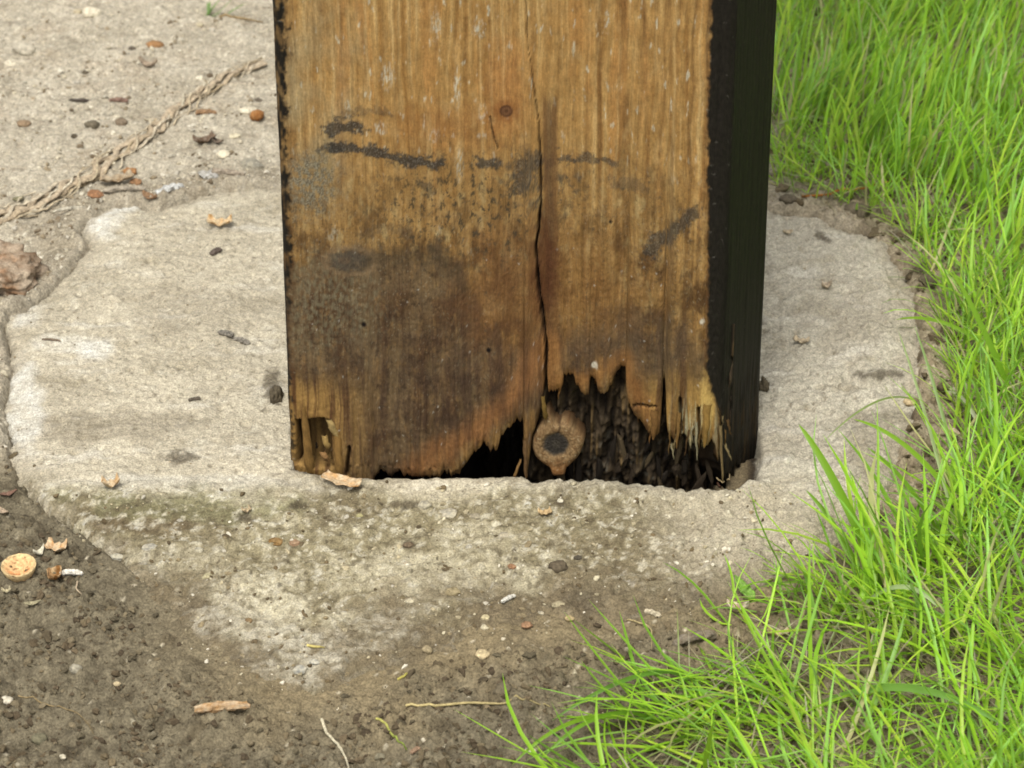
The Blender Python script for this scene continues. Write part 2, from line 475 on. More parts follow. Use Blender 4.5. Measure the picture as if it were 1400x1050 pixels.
EDGE = [(397, 652), (440, 664), (470, 668), (508, 668), (515, 650), (522, 646), (530, 652), (536, 655), (540, 650), (546, 647), (553, 654), (575, 656), (602, 655), (607, 648), (612, 650), (616, 655), (628, 650), (640, 632), (648, 620), (655, 616), (661, 608), (664, 613), (668, 618), (679, 619), (684, 600), (690, 592), (697, 588), (706, 577), (711, 579),
        (715, 574), (716.5, 640), (718, 652), (721, 645), (728, 597), (735, 578), (742, 548), (744.5, 537), (747, 508), (749, 538), (757, 538), (766, 536), (769, 530), (770, 518), (776, 514), (783, 515), (787, 527), (793, 538), (799, 545), (805, 541), (806, 522), (811, 517), (814, 524), (817, 539), (824, 542), (830, 539), (837, 525), (841, 513), (848, 506), (853, 502), (855, 508), (853.5, 525), (857, 548), (864, 566), (874, 577), (884, 592), (895, 598), (902, 596), (904, 560), (905.5, 522), (908, 521), (910, 560), (911.5, 592),
        (918, 603), (922, 606), (925, 586), (928, 584), (930, 597), (937, 595), (940, 606), (944, 618), (947, 600), (951, 606), (954, 612), (958, 603), (962, 617), (966, 612), (973, 605), (977, 610), (980, 640), (983, 622), (987, 600)]
EU = np.array([face(a, b)[0] for a, b in EDGE]); EZ = np.array([face(a, b)[1] for a, b in EDGE])
EU = np.maximum.accumulate(EU + np.arange(len(EU)) * 1e-7)

# outline of the section, walked left side -> front -> right side -> back
pu, pv, nu, nv, kind = [], [], [], [], []
def add(u, v, a, b, k): pu.append(u); pv.append(v); nu.append(a); nv.append(b); kind.append(k)
for t in np.linspace(1, 0, 24): add(UL, RAD + t * (DEP - RAD), -1, 0, 0)
for a in np.linspace(0, math.pi / 2, 7)[1:-1]: add(UL + RAD - RAD * math.cos(a), RAD - RAD * math.sin(a), -math.cos(a), -math.sin(a), 1)
for u in np.arange(UL + RAD, UR - RAD, .0005): add(u, 0, 0, -1, 1)
for a in np.linspace(0, math.pi / 2, 8)[1:-1]: add(UR - RAD + RAD * math.sin(a), RAD - RAD * math.cos(a), math.sin(a), -math.cos(a), 1)
for v in np.arange(RAD, CH, .0006): add(UR + (v - RAD) * math.tan(SPLAY), v, math.cos(SPLAY), -math.sin(SPLAY), 2)
UM = UR + (CH - RAD) * math.tan(SPLAY)
UB = UM - .006
for t in np.linspace(0, 1, 40)[1:]: add(UM + t * (UB - UM), CH + t * (DEP - CH), 1, 0, 2)
for t in np.linspace(0, 1, 20)[:-1]: add(UB + t * (UL - UB), DEP, 0, 1, 3)
pu, pv, nu, nv, kind = map(np.array, (pu, pv, nu, nv, kind))
nc = len(pu)
zb = np.interp(pu, EU, EZ)
side = kind == 2
zb_side = -.004 - .026 * ss(.025, .06, pv) + .009 * pn(pv * 420, 0, 3) + .006 * pn(pv * 1100, 0, 4)
zb = np.where(side, np.where(pv < .012, zb[kind == 1][-1] * (1 - pv / .012) + zb_side * pv / .012, zb_side), zb)
zb = np.where((kind == 0) | (kind == 3), -.03, zb)
zb = zb + np.where(kind == 1, .0016 * pn(pu * 700, 0, 5) + .0012 * np.abs(pn(pu * 1700, 0, 6)) + .0007 * pn(pu * 4000, 0, 7), 0)
NR = 480
T = np.linspace(0, 1, NR)
rows = zb[None, :] + T[:, None] * (.302 - zb[None, :])
extra = np.array([.34, .42, .60, .85, 1.10])[:, None] + 0 * zb[None, :]
Zp = np.vstack([rows, extra]); nr = len(Zp)
Up = np.broadcast_to(pu, Zp.shape).copy(); Vp = np.broadcast_to(pv, Zp.shape).copy()
Xw = PO[0] + UXv[0] * Up + UYv[0] * Vp; Yw = PO[1] + UXv[1] * Up + UYv[1] * Vp
X, Y = proj(Xw, Yw, Zp)
K1 = np.broadcast_to(kind == 1, Zp.shape); K2 = np.broadcast_to(kind == 2, Zp.shape)
A = Up * 2850                       # along the face, in units of about a third of a millimetre
B = -Zp * 2450
AS = np.where(K2, A + Vp * 2850, A)

def fblob(cx, cy, rx, ry, amp=.3, sc=14, soft=.35, rot=0, seed=0, vs_=1.0):
    c, s = math.cos(R(rot)), math.sin(R(rot))
    dx, dy = X - cx, Y - cy
    d = np.hypot((dx * c + dy * s) / rx, (-dx * s + dy * c) / ry) + amp * fbm(A / sc, B / (sc * vs_), 4, 300 + seed, .6)
    return ss(1 + soft, 1 - soft, d)
def fstroke(pts, wd, amp=.4, sc=9, seed=0, soft=.5):
    d = seg_dist(X, Y, pts) / wd + amp * fbm(A / sc, B / sc, 4, 400 + seed, .65)
    return ss(1 + soft, 1 - soft, d)

# --- colour of the front
wob = 5 * pn(B / 160, A / 60, 501) + 2.2 * pn(B / 55, A / 30, 502)
st1 = fbm((AS + wob) / 30, B / 420, 3, 503); st2 = fbm((AS + wob) / 8, B / 260, 3, 504); st3 = fbm((AS + wob) / 2.6, B / 120, 2, 505)
bl = fbm(A / 45, B / 60, 4, 506); sp = fbm(A / 5, B / 6, 3, 507, .65)
mott = fbm(A / 26, B / 40, 5, 524, .62)
colw = mix(S(150, 112, 60, 1), S(184, 147, 88, 1), np.clip(.5 + .55 * st2 + .4 * st1 + .35 * fbm(A / 9, B / 18, 4, 522, .6), 0, 1))
colw = mix(colw, S(166, 118, 62, 1), ss(.1, .7, st1 + .35 * bl) * .6)
colw = mix(colw, S(196, 166, 110, 1), ss(.15, .7, st2 - .3 * bl) * .5)
# annual rings cut by the saw: narrow dark lines, denser to the right
ph = (AS + wob) / (19 + 0 * A) + 1.3 * pn(AS / 70, B / 900, 508)
ring = np.clip(.5 + .5 * np.cos(2 * np.pi * ph), 0, 1) ** 7
ring_s = .35 + .45 * ss(760, 860, X) + .25 * pn(AS / 24, B / 200, 509)
colw = mix(colw, S(112, 78, 40, 1), ring * np.clip(ring_s, 0, 1) * .62)
for lx, wd, st, y0, y1 in [(468, 2.2, .6, -50, 160), (541, 2, .5, -50, 200), (598, 2.6, .6, -50, 260), (640, 1.8, .4, 0, 300), (672, 2.2, .6, -50, 200), (820, 3.4, .75, -50, 260), (856, 4.6, .8, -50, 480), (884, 2.8, .7, -50, 420), (902, 2.2, .6, -50, 400), (918, 2.6, .6, -50, 460), (940, 2.2, .6, -50, 420)]:
    l = ss(1.4, .5, np.abs(X - lx - .35 * wob - (Y - 200) * .012) / wd) * ss(y0 - 30, y0 + 30, Y) * ss(y1 + 50, y1 - 50, Y)
    colw = mix(colw, S(104, 70, 36, 1), l * st * .75 * np.clip(.6 + .8 * fbm(A / 20, B / 60, 3, 523), 0, 1))
colw = mix(colw, S(196, 188, 158, 1), ss(.50, .75, fbm(A / 7, B / 22, 3, 510)) * ss(360, 120, Y) * .8)
for cx, cy, rx, ry in [(593, 186, 6, 9), (475, 150, 4, 13), (530, 105, 8, 16), (595, 35, 6, 18), (625, 120, 4, 26), (655, 40, 8, 12), (520, 175, 8, 8), (660, 155, 5, 12), (600, 320, 4, 10), (645, 345, 7, 5), (455, 320, 8, 10), (628, 225, 5, 22), (830, 30, 3, 14)]:
    colw = mix(colw, S(196, 192, 166, 1), fblob(cx, cy, rx, ry, .5, 5, .5, seed=cx) * .8 * ss(-.25, .45, fbm(A / 2.2, B / 9, 3, 511)))
colw = mix(colw, S(160, 150, 114, 1), fblob(430, 140, 55, 130, .5, 30, .6) * .5 * np.clip(.6 + bl, 0, 1))
colw = mix(colw, S(170, 104, 54, 1), fblob(690, 120, 28, 60, .6, 14, .9, seed=3) * .3)
colw = mix(colw, S(150, 92, 46, 1), fblob(610, 175, 70, 28, .6, 16, .9, seed=4) * .3)
# grime and damp
mid = ss(170, 300, Y + 60 * bl) * ss(960, 900, X)
colw = mix(colw, S(128, 100, 58, 1), mid * .45)
colw = mix(colw, S(176, 154, 104, 1), ss(.15, .6, fbm(A / 16, B / 24, 4, 512)) * mid * .5)
rag = 13 * fbm(A / 22, B / 30, 5, 528, .65) + 5 * st2
dpoly = [(380, 374), (410, 362), (440, 346), (500, 338), (560, 346), (604, 342), (632, 366), (650, 412), (668, 452), (705, 476), (742, 462), (745, 560), (700, 570), (640, 600), (560, 640), (500, 680), (380, 680)]
damp = ss(-12, 10, sdf(X, Y, dpoly) + 1.7 * rag)
damp = np.maximum(damp, .85 * ss(-14, 26, sdf(X, Y, [(752, 470), (800, 440), (850, 425), (930, 450), (985, 470), (985, 540), (900, 560), (860, 500), (800, 512), (756, 520)]) + 1.3 * rag))
brown = ss(290, 440, Y + 46 * mott + 20 * bl)
colw = mix(colw, S(88, 62, 34, 1), brown * (.55 + .25 * ss(700, 800, X)) * np.clip(.75 + .9 * mott + .4 * st2, .15, 1.2))
damp = np.clip(damp * (1 - .4 * ss(.25, .75, fbm(A / 14, B / 30, 5, 526, .65))), 0, 1)
colw = colw * (1 + .20 * fbm(A / 7, B / 14, 4, 518, .65) + .12 * sp)[..., None]
low = ss(150, 420, Y)
colw = mix(colw, S(84, 60, 33, 1), ss(-.15, .5, mott + .35 * fbm(A / 6, B / 9, 4, 535, .7)) * (.12 + .75 * low))
colw = mix(colw, S(92, 66, 36, 1), ss(.1, .5, fbm(A / 13, B / 330, 3, 538) + .25 * mott) * low * .55)
colw = mix(colw, S(188, 158, 104, 1), ss(.1, .6, fbm(A / 20, B / 36, 5, 525, .62)) * (.3 - .05 * low))
colw = mix(colw, mix(S(106, 88, 62, 1), S(74, 54, 36, 1), np.clip(.5 + .9 * bl + .5 * st2, 0, 1)), damp * .87)
colw = mix(colw, S(128, 100, 62, 1), damp * ss(.1, .55, fbm(A / 10, B / 22, 5, 536, .68)) * .6)
colw = mix(colw, S(50, 36, 25, 1), damp * ss(.05, .5, fbm(A / 18, B / 20, 5, 537, .68)) * .5)
grn = fbm(A / 2.0, B / 2.6, 3, 529, .7)
colw = mix(colw, S(158, 148, 122, 1), ss(.42, .75, grn) * ss(200, 330, Y) * .5)
colw = mix(colw, S(46, 36, 24, 1), ss(-.38, -.75, grn) * ss(180, 300, Y) * .55)
colw = mix(colw, S(132, 126, 98, 1), fblob(445, 410, 60, 60, .9, 22, .8, seed=6) * .5 * ss(-.3, .4, fbm(A / 5, B / 9, 4, 519, .65)))
colw = mix(colw, S(108, 74, 42, 1), fblob(690, 400, 60, 90, .5, 22, .7, seed=7) * .65)
colw = mix(colw, S(58, 43, 33, 1), fblob(610, 535, 150, 75, .9, 26, .9, seed=8) * .6 * ss(-.5, .3, st2 + mott))
colw = mix(colw, S(84, 68, 50, 1), fblob(850, 470, 90, 45, .5, 22, .6, seed=9) * .55 * ss(-.5, .3, st2 + mott))
colw = mix(colw, S(134, 96, 50, 1), fblob(800, 390, 70, 70, .5, 22, .7, seed=10) * .5)
# grain still shows through the damp
colw = colw * (1 + .20 * st3 + .14 * st2 * (Y > 300))[..., None]
# dark smears
for pts, wd, a in [([(448, 178), (478, 172), (492, 176)], 9, .95), ([(455, 200), (490, 203), (525, 214), (560, 221), (602, 222)], 8, .98), ([(440, 206), (462, 204)], 5, .8), ([(655, 223), (682, 225)], 6, .9), ([(735, 222), (800, 216), (845, 222)], 4, .75), ([(888, 345), (910, 325), (945, 295)], 11, .85), ([(712, 250), (726, 222)], 15, .8), ([(840, 250), (880, 255)], 8, .45), ([(575, 250), (590, 262)], 5, .6), ([(470, 155), (520, 150), (535, 158)], 5, .45), ([(500, 318), (530, 310), (560, 322)], 6, .35)]:
    q_ = int(pts[0][0])
    I_ = np.exp(-seg_dist(X + 7 * fbm(A / 16, B / 10, 3, q_), Y + 7 * fbm(A / 16, B / 10, 3, q_ + 1), pts) / wd)
    s_ = ss(.06, .42, I_ * 1.3 - .27 + .34 * fbm(A / 5, B / 6, 4, q_ + 2, .7) + .22 * fbm(A / 28, B / 14, 2, q_ + 3) + .12 * st2)
    colw = mix(colw, mix(S(50, 46, 39, 1), S(108, 102, 90, 1), ss(-.1, .7, fbm(A / 2.4, B / 2.4, 3, 533, .7))), np.clip(s_ * a * .92, 0, 1))
g_ = fblob(425, 250, 34, 42, .55, 12, .5, seed=11)
colw = mix(colw, mix(S(78, 76, 64, 1), S(140, 136, 114, 1), ss(-.4, .4, grn)), g_ * .8 * ss(-.5, .2, fbm(A / 6, B / 8, 4, 534, .65)))
g_ = fblob(640, 285, 130, 70, .5, 20, .6, seed=12)
colw = mix(colw, S(66, 58, 42, 1), g_ * ss(.12, .36, fbm(A / 8, B / 11, 5, 514, .7)) * .85)
g_ = fblob(740, 250, 60, 50, .5, 14, .6, seed=13)
colw = mix(colw, S(74, 68, 56, 1), g_ * ss(-.05, .5, fbm(A / 10, B / 12, 4, 515, .65)) * .75)
colw = mix(colw, S(76, 66, 50, 1), ss(.42, .6, fbm(A / 8, B / 9, 4, 516, .65)) * ss(180, 260, Y) * .55)
# knots
kn = np.hypot((X - 478) / 30, (Y - 357) / 16) + .08 * bl
colw = mix(colw, S(128, 106, 76, 1), ss(1.55, 1.1, kn) * ss(.8, 1.1, kn) * .6)
colw = mix(colw, mix(S(62, 58, 50, 1), S(88, 80, 66, 1), np.clip(.5 + sp, 0, 1)), ss(1.2, .6, kn + .35 * fbm(A / 9, B / 5, 4, 527, .6)) * .7)
colw = mix(colw, S(112, 88, 62, 1), ss(.5, .2, np.hypot((X - 470) / 24, (Y - 356) / 12)) * .3)
colw = mix(colw, S(70, 58, 40, 1), fstroke([(505, 356), (560, 350), (605, 352), (625, 375), (635, 395)], 9, 1.1, 12, 71, .8) * .5)
kn2 = np.hypot((X - 692) / 10, (Y - 152) / 9)
colw = mix(colw, S(120, 70, 32, 1), ss(2.3, 1.2, kn2) * .5)
colw = mix(colw, S(78, 50, 32, 1), ss(1.05, .8, kn2) * .9)
colw = mix(colw, S(140, 100, 64, 1), ss(.75, .5, kn2) * ss(.15, .4, kn2) * .4)
# wet strip right of the crack
wet = ss(741, 745, X + .02 * (200 - Y)) * ss(765, 760, X + 1.5 * st3) * ss(120, 150, Y + 12 * st3) * ss(580, 360, Y)
colw = mix(colw, mix(S(112, 80, 46, 1), S(92, 66, 40, 1), np.clip(.5 + st2, 0, 1)), wet * .8)
colw = mix(colw, S(78, 44, 24, 1), fblob(745, 370, 18, 70, .5, 12, .6, seed=14) * .75)
# bare rusty-brown rot round the breaks, gold fibres at the corners
br = ss(30, 0, seg_dist(X, Y, [(560, 650), (600, 620), (650, 590), (690, 555), (720, 520), (742, 470)]) + 14 * bl + 4 * st2)
colw = mix(colw, mix(S(150, 104, 60, 1), S(112, 76, 44, 1), np.clip(.5 + st2, 0, 1)), br * .75)
br = ss(26, 0, seg_dist(X, Y, [(750, 470), (752, 525), (800, 520), (850, 495), (875, 545), (900, 570)]) + 10 * bl + 4 * st2)
colw = mix(colw, mix(S(156, 112, 62, 1), S(128, 88, 46, 1), np.clip(.5 + st2, 0, 1)), br * .85)
gl = ss(500, 560, Y + 25 * bl) * ss(530, 430, X + 20 * bl)
colw = mix(colw, mix(S(166, 130, 72, 1), S(92, 62, 34, 1), ss(-.1, .5, st2 + .4 * st3)), gl * .85)
gr = ss(490, 560, Y + 30 * bl) * ss(870, 905, X) * ss(1005, 985, X)
colw = mix(colw, mix(S(160, 126, 68, 1), S(96, 68, 36, 1), ss(-.2, .5, st2 + .3 * st3)), gr * .85)
gr2 = fblob(950, 590, 32, 42, .5, 9, .6, seed=15, vs_=4)
colw = mix(colw, S(176, 170, 132, 1), gr2 * ss(-.1, .4, st3 + .3 * st2) * .7)
colw = mix(colw, S(196, 164, 92, 1), fblob(968, 545, 10, 34, .5, 8, .5, seed=16) * .85)
# white flecks
c1, v1 = cells(A / 17, B / 17, 520)
colw = mix(colw, S(200, 196, 180, 1), ss(.09, .04, c1) * (v1 > .86) * ss(250, 420, Y) * .5)
for bx, by, r_2 in [(813, 499, 5), (497, 444, 4), (668, 479, 4), (835, 303, 3), (960, 440, 4)]:
    d = np.hypot(X - bx, Y - by)
    colw = mix(colw, S(200, 190, 165, 1) if bx in (813, 960) else S(22, 16, 10, 1), ss(r_2 * 1.1, r_2 * .6, d))
colw = colw * np.array([1.0, 1.01, 1.06])
# --- black bituminous paint on the sides, lapping on to the front
lapL = 4 + 9 * ss(520, 250, Y) + 6 * ss(150, 0, Y) + 8 * fbm(A / 14, B / 16, 3, 530) + 4 * fbm(B / 5, A / 5, 2, 531)
lapR = 24 + 10 * ss(480, 120, Y) + 3 * fbm(A / 12, B / 12, 3, 532) + 1.2 * fbm(B / 5, A / 5, 2, 533) - 24 * ss(500, 590, Y)
uLp = (Up - UL) * 2850; uRp = (UR - Up) * 2850
pm = np.maximum(ss(lapL + 2.5, lapL - 2.5, uLp) * ss(.06, .6, ss(600, 380, Y) + .5), ss(lapR + 2, lapR - 2, uRp))
fringe = np.maximum(ss(lapL + 11, lapL, uLp) * .6, ss(lapR + 10, lapR, uRp) * .8) * np.clip(.6 + st2 + .5 * sp, 0, 1)
colw = mix(colw, S(84, 56, 28, 1), fringe * K1 * ss(620, 520, Y))
pm = np.where(K1, pm, 1.0)
worn = np.where(K2, ss(470, 600, Y + 40 * fbm(Vp * 400, B / 90, 3, 534)), 0)
pm = pm * (1 - .55 * worn * ss(-.1, .5, fbm(Vp * 500, B / 70, 3, 535)))
paint = mix(S(26, 23, 17, 1), S(36, 32, 25, 1), np.clip(.5 + sp, 0, 1))
c1, v1 = cells(Vp * 900 + A * .05, B / 5, 536)
paint = mix(paint, S(104, 100, 90, 1), ss(.16, .05, c1) * (v1 > .86) * .6)
under = mix(S(70, 56, 38, 1), S(118, 92, 56, 1), np.clip(.5 + st2 * 1.2, 0, 1))
under = np.where(K2[..., None], under * .6, colw)
# mottled brown where the left lap has worn thin
thin = ss(-.15, .5, fbm(A / 8, B / 22, 3, 537)) * K1 * (X < 500)
colp = mix(under, paint, pm * (1 - .6 * thin))
colp = np.where(K1[..., None] | K2[..., None], colp, paint)
# --- relief
crack = [(717, -60), (718, 0), (722, 60), (728, 110), (734, 150), (738, 200), (740, 260), (738, 300), (733, 340), (737, 400), (743, 440), (747, 480), (746, 520), (745, 545)]
cd = seg_dist(X + 1.2 * pn(B / 14, A / 14, 541), Y, crack)
cw = .1 + 2.0 * ss(120, 540, Y) + .7 * pn(B / 30, 0 * A, 542)
cr = ss(cw + 1.2, cw * .4, cd) * K1
cr2 = ss(1.6, .5, seg_dist(X, Y, [(670, 160), (672, 175), (676, 192), (681, 203)])) * K1
disp = .00022 * st2 + .00016 * st3 - .00035 * ring * np.clip(ring_s, 0, 1) + .0005 * bl + .0003 * sp * ss(250, 400, Y)
rotz = ss(470, 640, Y)
disp = disp + rotz * (.0012 * st2 + .0008 * st3)
disp = disp - .0045 * cr * ss(60, 420, Y) - .001 * cr - .001 * cr2
disp = np.where(K2, .00025 * fbm(Vp * 300, B / 300, 3, 545) + worn * .0012 * fbm(Vp * 450, B / 120, 3, 546), disp)
colp = mix(colp, S(24, 17, 10, 1), np.maximum(cr * (.6 + .4 * ss(60, 350, Y)), cr2 * .7) * .92)
# square rot pocket bottom left, slits by the right corner
pk = [(417, 574), (440, 572), (450, 576), (452, 600), (454, 640), (428, 640), (404, 634), (405, 574)]
pkd = sdf(X + 2 * st3, Y, pk)
pkm = ss(-1.5, 3, pkd) * K1
disp = disp - .0085 * pkm
colp = mix(colp, mix(S(74, 56, 32, 1), S(110, 86, 46, 1), np.clip(.4 + st2, 0, 1)), pkm * .95)
for pts, wd in [([(406, 578), (407, 632)], 3), ([(478, 612), (474, 650)], 2), ([(907, 525), (907, 600)], 2.5), ([(955, 560), (956, 600)], 1.6), ([(930, 545), (931, 590)], 1.5)]:
    s_ = ss(wd + 1.5, wd * .3, seg_dist(X + st3, Y, pts)) * K1
    disp = disp - .0045 * s_
    colp = mix(colp, S(48, 32, 18, 1), s_ * .8)
s_ = ss(2.2, .6, seg_dist(X + 2 * st3, Y, [(866, 556), (872, 553), (880, 555), (888, 557), (897, 556)]) + .5 * sp) * K1
disp = disp - .0018 * s_; colp = mix(colp, S(50, 32, 16, 1), s_ * .8)
top_row = np.arange(nr)[:, None] >= NR
disp = np.where(top_row, 0, disp)
Ud = Up + nu * disp; Vd = Vp + nv * disp
# curl the broken edge inwards
tr = np.where(K1, np.exp(-np.maximum(Zp - zb, 0) / .003), 0)
Vd = Vd + .0022 * tr * (Zp < .12)
Vv = np.stack([Ud, Vd, Zp], -1)
# rim rows going back into the wood
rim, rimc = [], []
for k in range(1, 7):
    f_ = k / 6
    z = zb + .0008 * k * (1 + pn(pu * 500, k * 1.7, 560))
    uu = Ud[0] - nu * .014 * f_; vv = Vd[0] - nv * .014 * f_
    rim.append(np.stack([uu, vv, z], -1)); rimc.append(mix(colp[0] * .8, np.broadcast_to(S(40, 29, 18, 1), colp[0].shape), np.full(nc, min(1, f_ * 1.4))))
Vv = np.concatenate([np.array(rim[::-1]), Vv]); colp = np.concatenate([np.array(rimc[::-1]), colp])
F = grid_faces(len(Vv), nc, wrap=True)
me = np_mesh('timber', Vv.reshape(-1, 3), F, colp.reshape(-1, 3))
ga = me.attributes.new('gloss', 'FLOAT', 'POINT')
gfull = np.concatenate([np.zeros((6, nc)), np.where(K1, pm * .8, pm)])
ga.data.foreach_set('value', gfull.astype(np.float32).ravel())
timber = link('timber', me, M_WOOD, post)
cap_n = 40
cap = bmesh.new()
ring_v = [cap.verts.new((pu[i], pv[i], 1.0995)) for i in range(0, nc, 6)]
cap.faces.new(ring_v)
cme = bpy.data.meshes.new('top_end'); cap.to_mesh(cme); cap.free()
link('top_end', cme, solid_mat('sawn_end_grain', (150, 120, 76), .85), post)

# dark rotten heartwood behind the breaks
cu, cz = np.meshgrid(np.arange(UL + .003, UR + .004, .00095), np.arange(-.045, .085, .00095))
wx = PO[0] + UXv[0] * cu + UYv[0] * .015; wy = PO[1] + UXv[1] * cu + UYv[1] * .015
X, Y = proj(wx, wy, cz)
a_, b_ = cu * 2850, -cz * 2450
r1 = fbm(a_ / 24 + .5 * pn(b_ / 60, a_ / 60, 602), b_ / 150, 3, 600); r2 = fbm(a_ / 7, b_ / 70, 3, 601)
r3 = fbm(a_ / 10, b_ / 14, 4, 604, .6)
dep = .014 + .008 * (-r1) + .005 * (-r2) - .0035 * r3
dep = dep + .03 * ss(630, 655, X) * ss(728, 712, X) + .012 * ss(545, 575, X) * 0
dep = dep + .012 * ss(890, 925, X) * ss(575, 600, Y)
dep = dep - .006 * ss(18, 4, np.abs(X - 868 - (Y - 590) * .1)) * ss(515, 560, Y) * ss(655, 635, Y)
dep = dep - .004 * ss(14, 4, np.abs(X - 828)) * ss(545, 570, Y)
dep = np.where(cz > .066, np.minimum(dep, .012), dep)
cc = mix(S(44, 36, 27, 1), S(92, 77, 56, 1), np.clip(.4 + .9 * r2 + .5 * r3, 0, 1))
cc = mix(cc, S(134, 108, 66, 1), ss(.3, .75, r2 + .3 * r1) * .6 * ss(760, 800, X))
cc = mix(cc, S(118, 114, 100, 1), ss(.2, .6, fbm(a_ / 9, b_ / 8, 4, 603)) * ss(570, 620, Y) * .6 * ss(760, 800, X))
cc = mix(cc, S(24, 19, 14, 1), ss(735, 715, X) * .8)
cc = mix(cc, S(126, 92, 50, 1), fblob(445, 600, 20, 40, 0) * .0 if False else 0 * r1)
V = np.stack([cu, dep, cz], -1).reshape(-1, 3)
core_me = np_mesh('rotten_core', V, grid_faces(*cu.shape), .72 * cc.reshape(-1, 3))
core_me.attributes.new('gloss', 'FLOAT', 'POINT')
link('rotten_core', core_me, M_WOOD, post)

# the knot left standing proud in the hollow
KO = [(721, 614), (726, 594), (740, 577), (743, 558), (750, 564), (757, 578), (779, 574), (790, 588), (805, 606), (801, 622), (787, 641), (776, 651), (773, 664), (754, 664), (750, 651), (734, 641), (724, 629)]
kc = face(760, 608, 0)
ko = [face(a, b, 0) for a, b in KO]
ang = np.array([math.atan2(z - kc[1], u - kc[0]) for u, z in ko]); rad = np.array([math.hypot(z - kc[1], u - kc[0]) for u, z in ko])
o_ = np.argsort(ang); ang, rad = ang[o_], rad[o_]
th = np.linspace(-math.pi, math.pi, 121)[:-1]
rr = np.interp(th, np.concatenate([[ang[-1] - 2 * math.pi], ang, [ang[0] + 2 * math.pi]]), np.concatenate([[rad[-1]], rad, [rad[0]]]))
rr = rr * .83 * (1 + .02 * pn(th * 2.3, 0 * th, 610))
fr_ = np.concatenate([np.linspace(.02, 1, 34), [1.03, 1.0, .92, .8]])
dp_ = np.concatenate([.0000 + .0022 * np.linspace(.02, 1, 34) ** 14, [.0075, .013, .018, .022]])
ku = kc[0] + np.outer(fr_, rr * np.cos(th)); kz = kc[1] + np.outer(fr_, rr * np.sin(th))
kx, kyw = PO[0] + UXv[0] * ku, PO[1] + UXv[1] * ku
X, Y = proj(kx, kyw, kz)
e = np.hypot((X - 760) / 18, (Y - 609) / 15.5)
e = e + .10 * fbm(ku * 300, kz * 300, 3, 615)
kn_ = fbm(ku * 900, kz * 900, 3, 611)
kd = np.broadcast_to(dp_[:, None], ku.shape) + .0003 * kn_ + .0006 * ss(1.15, .8, e) - .0004 * ss(.5, .2, np.abs(e - 1.45)) + .0010
kcol = mix(S(146, 120, 84, 1), S(106, 82, 54, 1), np.clip(.5 + .9 * kn_ + .2 * fbm(np.arctan2(Y - 609, X - 760) * 2, e * 3, 2, 612), 0, 1))
kcol = mix(kcol, S(150, 98, 50, 1), ss(625, 645, Y) * .6)
tha = np.arctan2(Y - 609, X - 760)
kcol = mix(kcol, S(74, 52, 31, 1), ss(.07, .02, np.abs(np.sin(tha * 1.5 + 1.1 + .4 * kn_))) * ss(1.1, 1.4, e) * .6)
kcol = mix(kcol, S(156, 128, 90, 1), ss(.1, .6, fbm(ku * 420, kz * 260, 4, 616, .6)) * ss(1.0, 1.2, e) * .6)
kcol = mix(kcol, S(60, 42, 26, 1), ss(2.4, .8, seg_dist(X + 1.5 * kn_, Y, [(762, 596), (765, 586), (763, 572)])) * .8)
kcol = mix(kcol, S(104, 74, 44, 1), ss(.0, .6, fbm(ku * 240, kz * 200, 3, 618)) * ss(1.1, 1.3, e) * .6)
kcol = mix(kcol, mix(S(40, 38, 34, 1), S(72, 68, 60, 1), np.clip(.4 + .8 * kn_, 0, 1)), ss(1.15, .8, e) * .95)
kcol = mix(kcol, S(34, 31, 29, 1), ss(.35, .1, np.abs(e - .55)) * .5)
kcol = mix(kcol, S(176, 158, 124, 1), ss(.5, .7, fbm(ku * 700, kz * 700, 2, 613)) * ss(1.1, 1.4, e) * .7)
dk = (np.arange(len(fr_))[:, None] >= 34) * np.ones_like(e)
kcol = mix(kcol, S(70, 48, 28, 1), dk * .7)
kme = np_mesh('knot', np.stack([ku, kd, kz], -1).reshape(-1, 3), grid_faces(*ku.shape, wrap=True)[:, ::-1], kcol.reshape(-1, 3))
kme.attributes.new('gloss', 'FLOAT', 'POINT')
link('knot', kme, M_WOOD, post)

# loose splinters along the broken edge
def splinter(px0, py0, px1, py1, w0, w1, rgb, d0=-.0012, d1=-.0008, bow=.001):
    u0, z0 = face(px0, py0); u1, z1 = face(px1, py1)
    n = 12
    vs_, fs = [], []
    sd = random.randint(0, 9999)
    for i in range(n):
        t = i / (n - 1)
        u = u0 + (u1 - u0) * t + .0006 * float(pn(t * 3, sd, 9)); z = z0 + (z1 - z0) * t
        wd = (w0 + (w1 - w0) * t) * .00035 * (1 + .22 * float(pn(t * 5, sd, 8)))
        if t > .88: wd *= .55 + .45 * (1 - t) / .12
        d = d0 + (d1 - d0) * t - bow * math.sin(math.pi * t)
        th_ = .0016
        vs_ += [(u - wd / 2, d + th_, z), (u - wd * .3, d, z), (u + wd * .28, d - .0003, z), (u + wd / 2, d + th_, z)]
    for i in range(n - 1):
        for k in range(3):
            fs.append((i * 4 + k, i * 4 + k + 1, i * 4 + k + 5, i * 4 + k + 4))
    vs_ = np.array(vs_); base = S(*rgb, 1)
    nn = fbm(vs_[:, 0] * 4000, vs_[:, 2] * 300, 2, sd)
    c_s = mix(np.broadcast_to(base, vs_.shape), base * .6, np.clip(.35 + .9 * nn, 0, 1))
    me_ = np_mesh('splinter', vs_, np.array(fs), c_s)
    me_.attributes.new('gloss', 'FLOAT', 'POINT')
    return link('splinter', me_, M_WOOD, post)
